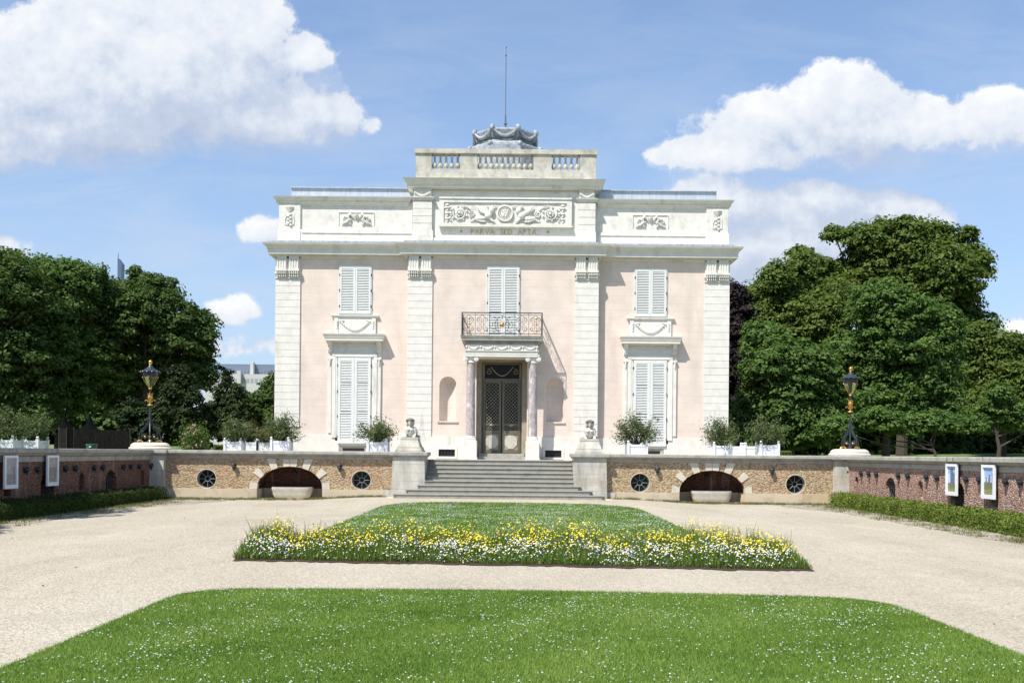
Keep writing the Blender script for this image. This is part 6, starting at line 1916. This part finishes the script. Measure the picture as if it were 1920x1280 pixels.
tree('yew_tree', 'tree', 54, [(430, 766, 34, 42), (424, 716, 9, 20), (400, 790, 30, 38), (440, 800, 36, 38)], 18000, .45, 'leafyew', .11, 'pointed dark yew in front of the far white building', 'yews left of the mansion', 428)
tree('yew_tree', 'tree', 56, [(490, 764, 30, 40), (508, 726, 16, 26), (530, 780, 36, 50), (470, 790, 34, 44)], 18000, .5, 'leafdark', .12, 'dark evergreen touching the left corner of the mansion', 'yews left of the mansion', 495)
# right
tree('copper_beech', 'tree', 62, [(1375, 640, 40, 95), (1390, 720, 42, 80), (1368, 575, 22, 40), (1400, 780, 50, 50)], 26000, .7, 'leafcopper', .16, 'nearly black copper beech by the right corner of the mansion', None, 1385)
tree('horse_chestnut', 'tree', 74, [(1566, 443, 20), (1610, 462, 36), (1650, 438, 28), (1700, 436, 30), (1745, 440, 26), (1700, 480, 56), (1775, 452, 26), (1808, 446, 18), (1818, 490, 30), (1832, 515, 20), (1640, 520, 70), (1750, 530, 70), (1800, 560, 40), (1690, 580, 80), (1500, 485, 24), (1530, 520, 45), (1810, 620, 50), (1560, 560, 60)], 70000, 1.05, 'leafolive', .20, 'tallest olive-green chestnut with an open branching top, right of the mansion', 'green trees right of the mansion', 1690)
tree('broadleaf_tree', 'tree', 66, [(1470, 560, 55), (1430, 600, 45), (1520, 620, 65), (1450, 530, 34), (1410, 560, 26), (1560, 570, 45), (1480, 670, 60), (1500, 500, 26)], 46000, .95, 'leafolive', .17, 'olive-green tree rising behind the rightmost planter', 'green trees right of the mansion', 1480)
tree('broadleaf_tree', 'tree', 60, [(1640, 580, 50, 45), (1680, 640, 80, 80), (1620, 690, 70, 70), (1720, 700, 80, 70), (1660, 760, 80, 55), (1760, 630, 50, 50), (1740, 770, 60, 50)], 56000, .85, 'leafgreen', .16, 'full mid-green tree directly behind the right lamp post', 'green trees right of the mansion', 1660)
tree('broadleaf_tree', 'tree', 57, [(1440, 690, 55), (1500, 700, 60), (1470, 760, 60), (1420, 760, 40), (1545, 760, 60), (1390, 800, 30), (1430, 640, 40), (1530, 810, 50, 40), (1460, 820, 50, 30)], 50000, .8, 'leafgreen', .16, 'low spreading bright green tree behind the right terrace planters', 'green trees right of the mansion', 1470)
tree('broadleaf_tree', 'tree', 70, [(1860, 690, 55), (1885, 650, 32), (1900, 730, 60), (1830, 640, 40), (1950, 690, 60), (1960, 780, 70), (1850, 770, 50)], 46000, .95, 'leafolive', .18, 'olive-green tree at the right edge of the photo', 'green trees right of the mansion', 1880)
tree('broadleaf_tree', 'tree', 52, [(1880, 770, 42, 26), (1840, 800, 36, 18), (1920, 795, 40, 22), (1870, 745, 22, 18), (1960, 780, 50, 25)], 16000, .5, 'leafgreen', .11, 'small young tree with a thin trunk, on the grass beyond the right wall', 'green trees right of the mansion', 1870, limbs=True)
tree('broadleaf_tree', 'tree', 50, [(1600, 800, 44, 20), (1650, 790, 40, 26), (1560, 805, 34, 18), (1700, 800, 40, 24), (1760, 795, 36, 22)], 15000, .5, 'leafgreen', .12, 'low leafy branches spreading over the grass behind the right lamp base', 'green trees right of the mansion', 1750)
# two unseen plane trees, added to cast shade on the left wall and hedge
for (x, y) in ((-18.3, 24.0), (-18.3, 17.5)):
    cl = [(x + a, y + b2, 8.3 + c, 2.1, 2.1, 1.8) for a, b2, c in ((-1.2, -1.5, 0), (.8, -1.2, .4), (-.8, 1.4, .3), (.9, 1.5, -.2), (0, 0, 1.4), (.2, 0, -1))]
    Tt = empty('added_shade_tree', (x, y, 1.5), 'unseen plane tree added beyond the left wall to shade the hedge, %s' % ('farther along' if y > 20 else 'nearer the camera'), 'tree', 'unseen plane trees added for shade beyond the left wall')
    MB().tube([(x, y, 1.2), (x + .1, y, 4), (x, y + .1, 7), (x, y, 9.5)], [.3, .25, .18, .05], 8).build('trunk', M['bark'], Tt)
    P_, N_, T_ = clump_points(cl, 16000, .8)
    fast_mesh('crown', leaf_quads(P_, N_, .15 * rng.uniform(.6, 1.3, len(P_)), 1.2, .1), None, 4, M['leafgreen'], T_, Tt)
# far wood that closes the view between the trunks
def wood(name, x0, x1, D, h, n, mat, label):
    cl = []
    for i in range(n):
        x = rng.uniform(x0, x1); r = rng.uniform(2.5, 4.5)
        cl.append((x, D + rng.uniform(-4, 4), float(pz(x, D)) + h * rng.uniform(0, 1) ** 1.6, r, r, r * 1.1))
    P_, N_, T_ = clump_points(cl, 150000, 2.0)
    o = fast_mesh(name, leaf_quads(P_, N_, .24 * rng.uniform(.6, 1.3, len(P_)), 1.3, .1), None, 4, M[mat], T_)
    o['kind'] = 'stuff'; o['label'] = label
wood('far_wood', -80, -30, 88, 6, 46, 'leafdark', 'dark mass of woodland far behind the left trees')
wood('far_wood', 19, 95, 98, 9, 90, 'leafdark', 'dark mass of woodland far behind the right trees')

wood('far_wood', 20, 88, 84, 2.6, 70, 'leafdark', 'low dark undergrowth between the trunks of the right trees')
# rose bush
def rose():
    px, D = 366, 41.5; c0 = at(px, 815, D); z0 = TZ
    O = empty('rose_bush', (c0.x, D, z0), 'loose rose bush with pale pink flowers, right of the left lamp', 'shrub')
    st = MB()
    for i in range(12):
        e = Vector((rng.normal(0, .32), rng.normal(0, .3), rng.uniform(.5, 1.25)))
        st.tube([(c0.x, D, z0), (c0.x + e.x * .6, D + e.y * .6, z0 + e.z * .6), (c0.x + e.x, D + e.y, z0 + e.z)], [.02, .012, .006], 4)
    st.build('stems', M['bark'], O)
    n = 4200; c = rng.normal(size=(n, 3)) * np.array([.27, .25, .30]) + np.array([c0.x, D, z0 + .62]); c = c[c[:, 2] > z0 + .05]; n = len(c)
    fast_mesh('foliage', leaf_quads(c, unit(rng.normal(size=(n, 3)) + np.array([0, 0, .6])), rng.uniform(.03, .055, n), 1.1), None, 4, M['leafgreen'], rng.uniform(0, 1, n), O)
    m_ = 60; c = unit(rng.normal(size=(m_, 3))) * np.array([.50, .4, .60]) * rng.uniform(.7, 1.1, (m_, 1)) + np.array([c0.x, D - .1, z0 + .68])
    cc = np.repeat(c, 7, 0) + rng.normal(size=(m_ * 7, 3)) * .02
    fast_mesh('flowers', leaf_quads(cc, unit(rng.normal(size=(m_ * 7, 3))), np.full(m_ * 7, .035), 1.6), None, 4, M['ppink'], rng.uniform(0, 1, m_ * 7), O)
rose()

# wicker fence with two pointed roofs behind, and the bin
D = 43.0; wf = at(110, 803, D); wt = at(228, 809, D)
mw, t, b, pos, _ = new_mat('woven_wicker')
wv = t.new('ShaderNodeTexWave', wave_type='BANDS', bands_direction='Z'); t.put(wv.inputs['Vector'], pos); wv.inputs['Scale'].default_value = 9; wv.inputs['Distortion'].default_value = 3; wv.inputs['Detail'].default_value = 4; wv.inputs['Detail Scale'].default_value = 6
t.put(b.inputs['Base Color'], t.mix(.6, t.ramp(wv.outputs[1], [(0, (.008, .007, .006)), (1, (.034, .031, .027))]), t.ramp(t.noise(t.scalevec(pos, (30, 30, 4)), 1, 4, .7), [(.35, (.006, .005, .005)), (.65, (.045, .042, .036))])))  # shade of the trees painted into the wicker tones
b.inputs['Roughness'].default_value = .95; b.inputs['Specular IOR Level'].default_value = .05; bump(t, b, wv.outputs[1], .02)
WFn = empty('wicker_fence', ((wf.x + wt.x) / 2, D, 1.6), 'grey woven wicker fence panel under the trees, left of the lamp', 'fence')
f_ = MB(); 
pts = [(wf.x, D), (wf.x + .12, D - .25), (wf.x + .5, D - .4), (wf.x + .72, D - .2), (wt.x, D + .9)]
for i in range(len(pts) - 1):
    (xa, ya), (xb, yb_) = pts[i], pts[i + 1]
    f_.add([(xa, ya, 1.5), (xb, yb_, 1.5), (xb, yb_, wf.z - .02 * i), (xa, ya, wf.z), (xa, ya + .04, 1.5), (xb, yb_ + .04, 1.5), (xb, yb_ + .04, wf.z - .02 * i), (xa, ya + .04, wf.z)], [(0, 1, 2, 3), (5, 4, 7, 6), (3, 2, 6, 7)])
f_.build('woven_panel', mw, WFn)
fp = MB()
for (xa, ya) in pts: fp.tube([(xa, ya + .02, 1.5), (xa, ya + .02, wf.z + .04)], .022, 5)
fp.build('stakes', M['bark'], WFn)
M['felt'] = plain('shade_darkened_canvas', (.003, .004, .004), .9, var=.2, spec=.05)  # near black: tree shade over the roofs is in the canvas colour
for (px, py, D2, lab) in ((121, 768, 43.9, 'pointed dark canvas roof rising over the wicker fence, nearer the planters'), (168, 775, 45.5, 'pointed dark canvas roof over the wicker fence, nearer the lamp')):
    tp_ = at(px, py, D2); bs = at(px, 806, D2).z
    K = empty('garden_kiosk', (tp_.x, D2, 1.6), lab, 'kiosk', 'small pointed kiosks behind the wicker fence')
    prof = [(.44, bs), (.36, bs + .07), (.25, bs + .17), (.13, bs + .34), (.06, bs + .58), (.02, tp_.z)]
    MB().lathe(prof, tp_.x, D2, 12).build('roof', M['felt'], K, smooth=True)
    MB().lathe([(.36, 1.55), (.36, bs - .002)], tp_.x, D2, 12).build('wall', M['felt'], K, smooth=True)
    MB().tube([(tp_.x, D2, tp_.z - .1), (tp_.x + .01, D2, tp_.z + .07)], [.025, .008], 6).build('finial', M['flash'], K)
tb_ = at(172, 836, 41.8)
Bn = empty('litter_bin', (tb_.x, 41.8, 1.6), 'small dark green litter bin behind the left wall', 'bin')
b_ = MB(); b_.lathe([(.19, 1.60), (.22, 2.02), (.24, 2.03), (.24, 2.09), (.20, 2.10), (.19, 1.9), (0, 1.9)], tb_.x, 41.8, 14); b_.build('bucket', plain('bin_green', (.03, .10, .07), .4), Bn, smooth=True)
MB().box(tb_.x - .02, tb_.x + .07, 41.56, 41.575, 1.96, 2.0).build('label_plate', M['whitebox'], Bn)
# low hedges on the terrace
def low_hedge(px0, px1, py, D, label):
    a, b2 = at(px0, py, D), at(px1, py, D)
    Hh = empty('box_hedge', ((a.x + b2.x) / 2, D, TZ), label, 'hedge', 'low hedges on the terrace')
    MB().box(a.x + .05, b2.x - .05, D - .2, D + .2, TZ, a.z - .05).build('core', M['turf'], Hh)
    N = 2600; c = np.stack([rng.uniform(a.x, b2.x, N), D + rng.uniform(-.28, .28, N), np.where(rng.uniform(0, 1, N) < .5, a.z, rng.uniform(TZ, a.z, N))], 1) + rng.normal(size=(N, 3)) * .02
    fast_mesh('leaves', leaf_quads(c, unit(rng.normal(size=(N, 3)) + np.array([0, -.6, .7])), rng.uniform(.02, .04, N), 1.1), None, 4, M['hedge'], rng.uniform(0, 1, N), Hh)
low_hedge(405, 424, 836, 42.5, 'small clipped hedge at the left end of the four planters')
low_hedge(1462, 1480, 847, 42.5, 'small clipped hedge right of the rightmost terrace planter')

# far buildings
D = 420.0
OB = empty('office_building', tuple(at(455, 850, D)), 'distant white and blue-grey office block between the left trees and the mansion', 'building')
OB.location.z = 3; PLOC['office_building'] = Vector(OB.location)
a = at(404, 682, D); b2 = at(516, 704, D); c = at(395, 703, D); e = at(520, 712, D)
MB().box(a.x, b2.x, D, D + 16, b2.z, a.z).build('upper_storeys', plain('office_cladding', (.16, .20, .27), .4, var=.05), OB)
g_ = MB()
for i in range(40):
    x = a.x + .8 + (b2.x - a.x - 1.2) * i / 40
    g_.box(x, x + .12, D - .3, D - .01, b2.z, b2.z + 2.2)
g_.build('fins', plain('office_fins', (.40, .44, .50), .5), OB)
mconc = plain('office_concrete', (.50, .50, .47), .8, var=.06)
MB().box(at(471, 850, D).x, at(477, 850, D).x, D - 3, D - .31, b2.z - 1, a.z + .6).build('stair_tower', mconc, OB)
MB().box(c.x, e.x, D - 8, D + 20, 3, c.z - .02).box(at(455, 850, D).x, at(462, 850, D).x, D - 10, D - 8.01, c.z - 4, c.z + 1.2).build('lower_block', mconc, OB)
g_ = MB()
for j in range(1):
    for i in range(16):
        x = c.x + 1.2 + i * 1.75
        g_.box(x, x + 1.1, D - 8.06, D - 8.005, c.z - 3.6 - j * 3.4, c.z - 1.9 - j * 3.4)
g_.build('windows', plain('office_windows', (.30, .33, .37), .3), OB)
D = 1500.0
SK = empty('skyscraper', tuple(at(222, 850, D)), 'slender pale blue skyscraper tip just showing above the left trees', 'tower')
SK.location.z = 3; PLOC['skyscraper'] = Vector(SK.location)
x0, x1 = at(217, 0, D).x, at(224.5, 0, D).x; zA, zB, zC_ = at(217, 474, D).z, at(225, 494, D).z, at(217, 484, D).z
MB().prism([(x0, 3), (x1, 3), (x1, zB), ((x0 + x1) / 2, zB + 4), (x0, zC_)], D, D + 12).build('shaft', plain('tower_glass', (.09, .13, .21), .4, var=.05), SK)
MB().tube([(x0 + .8, D + 1, zC_ - 4), (x0 + .8, D + 1, zA)], [.6, .35], 5).build('spire', plain('tower_metal', (.07, .10, .16), .5), SK)
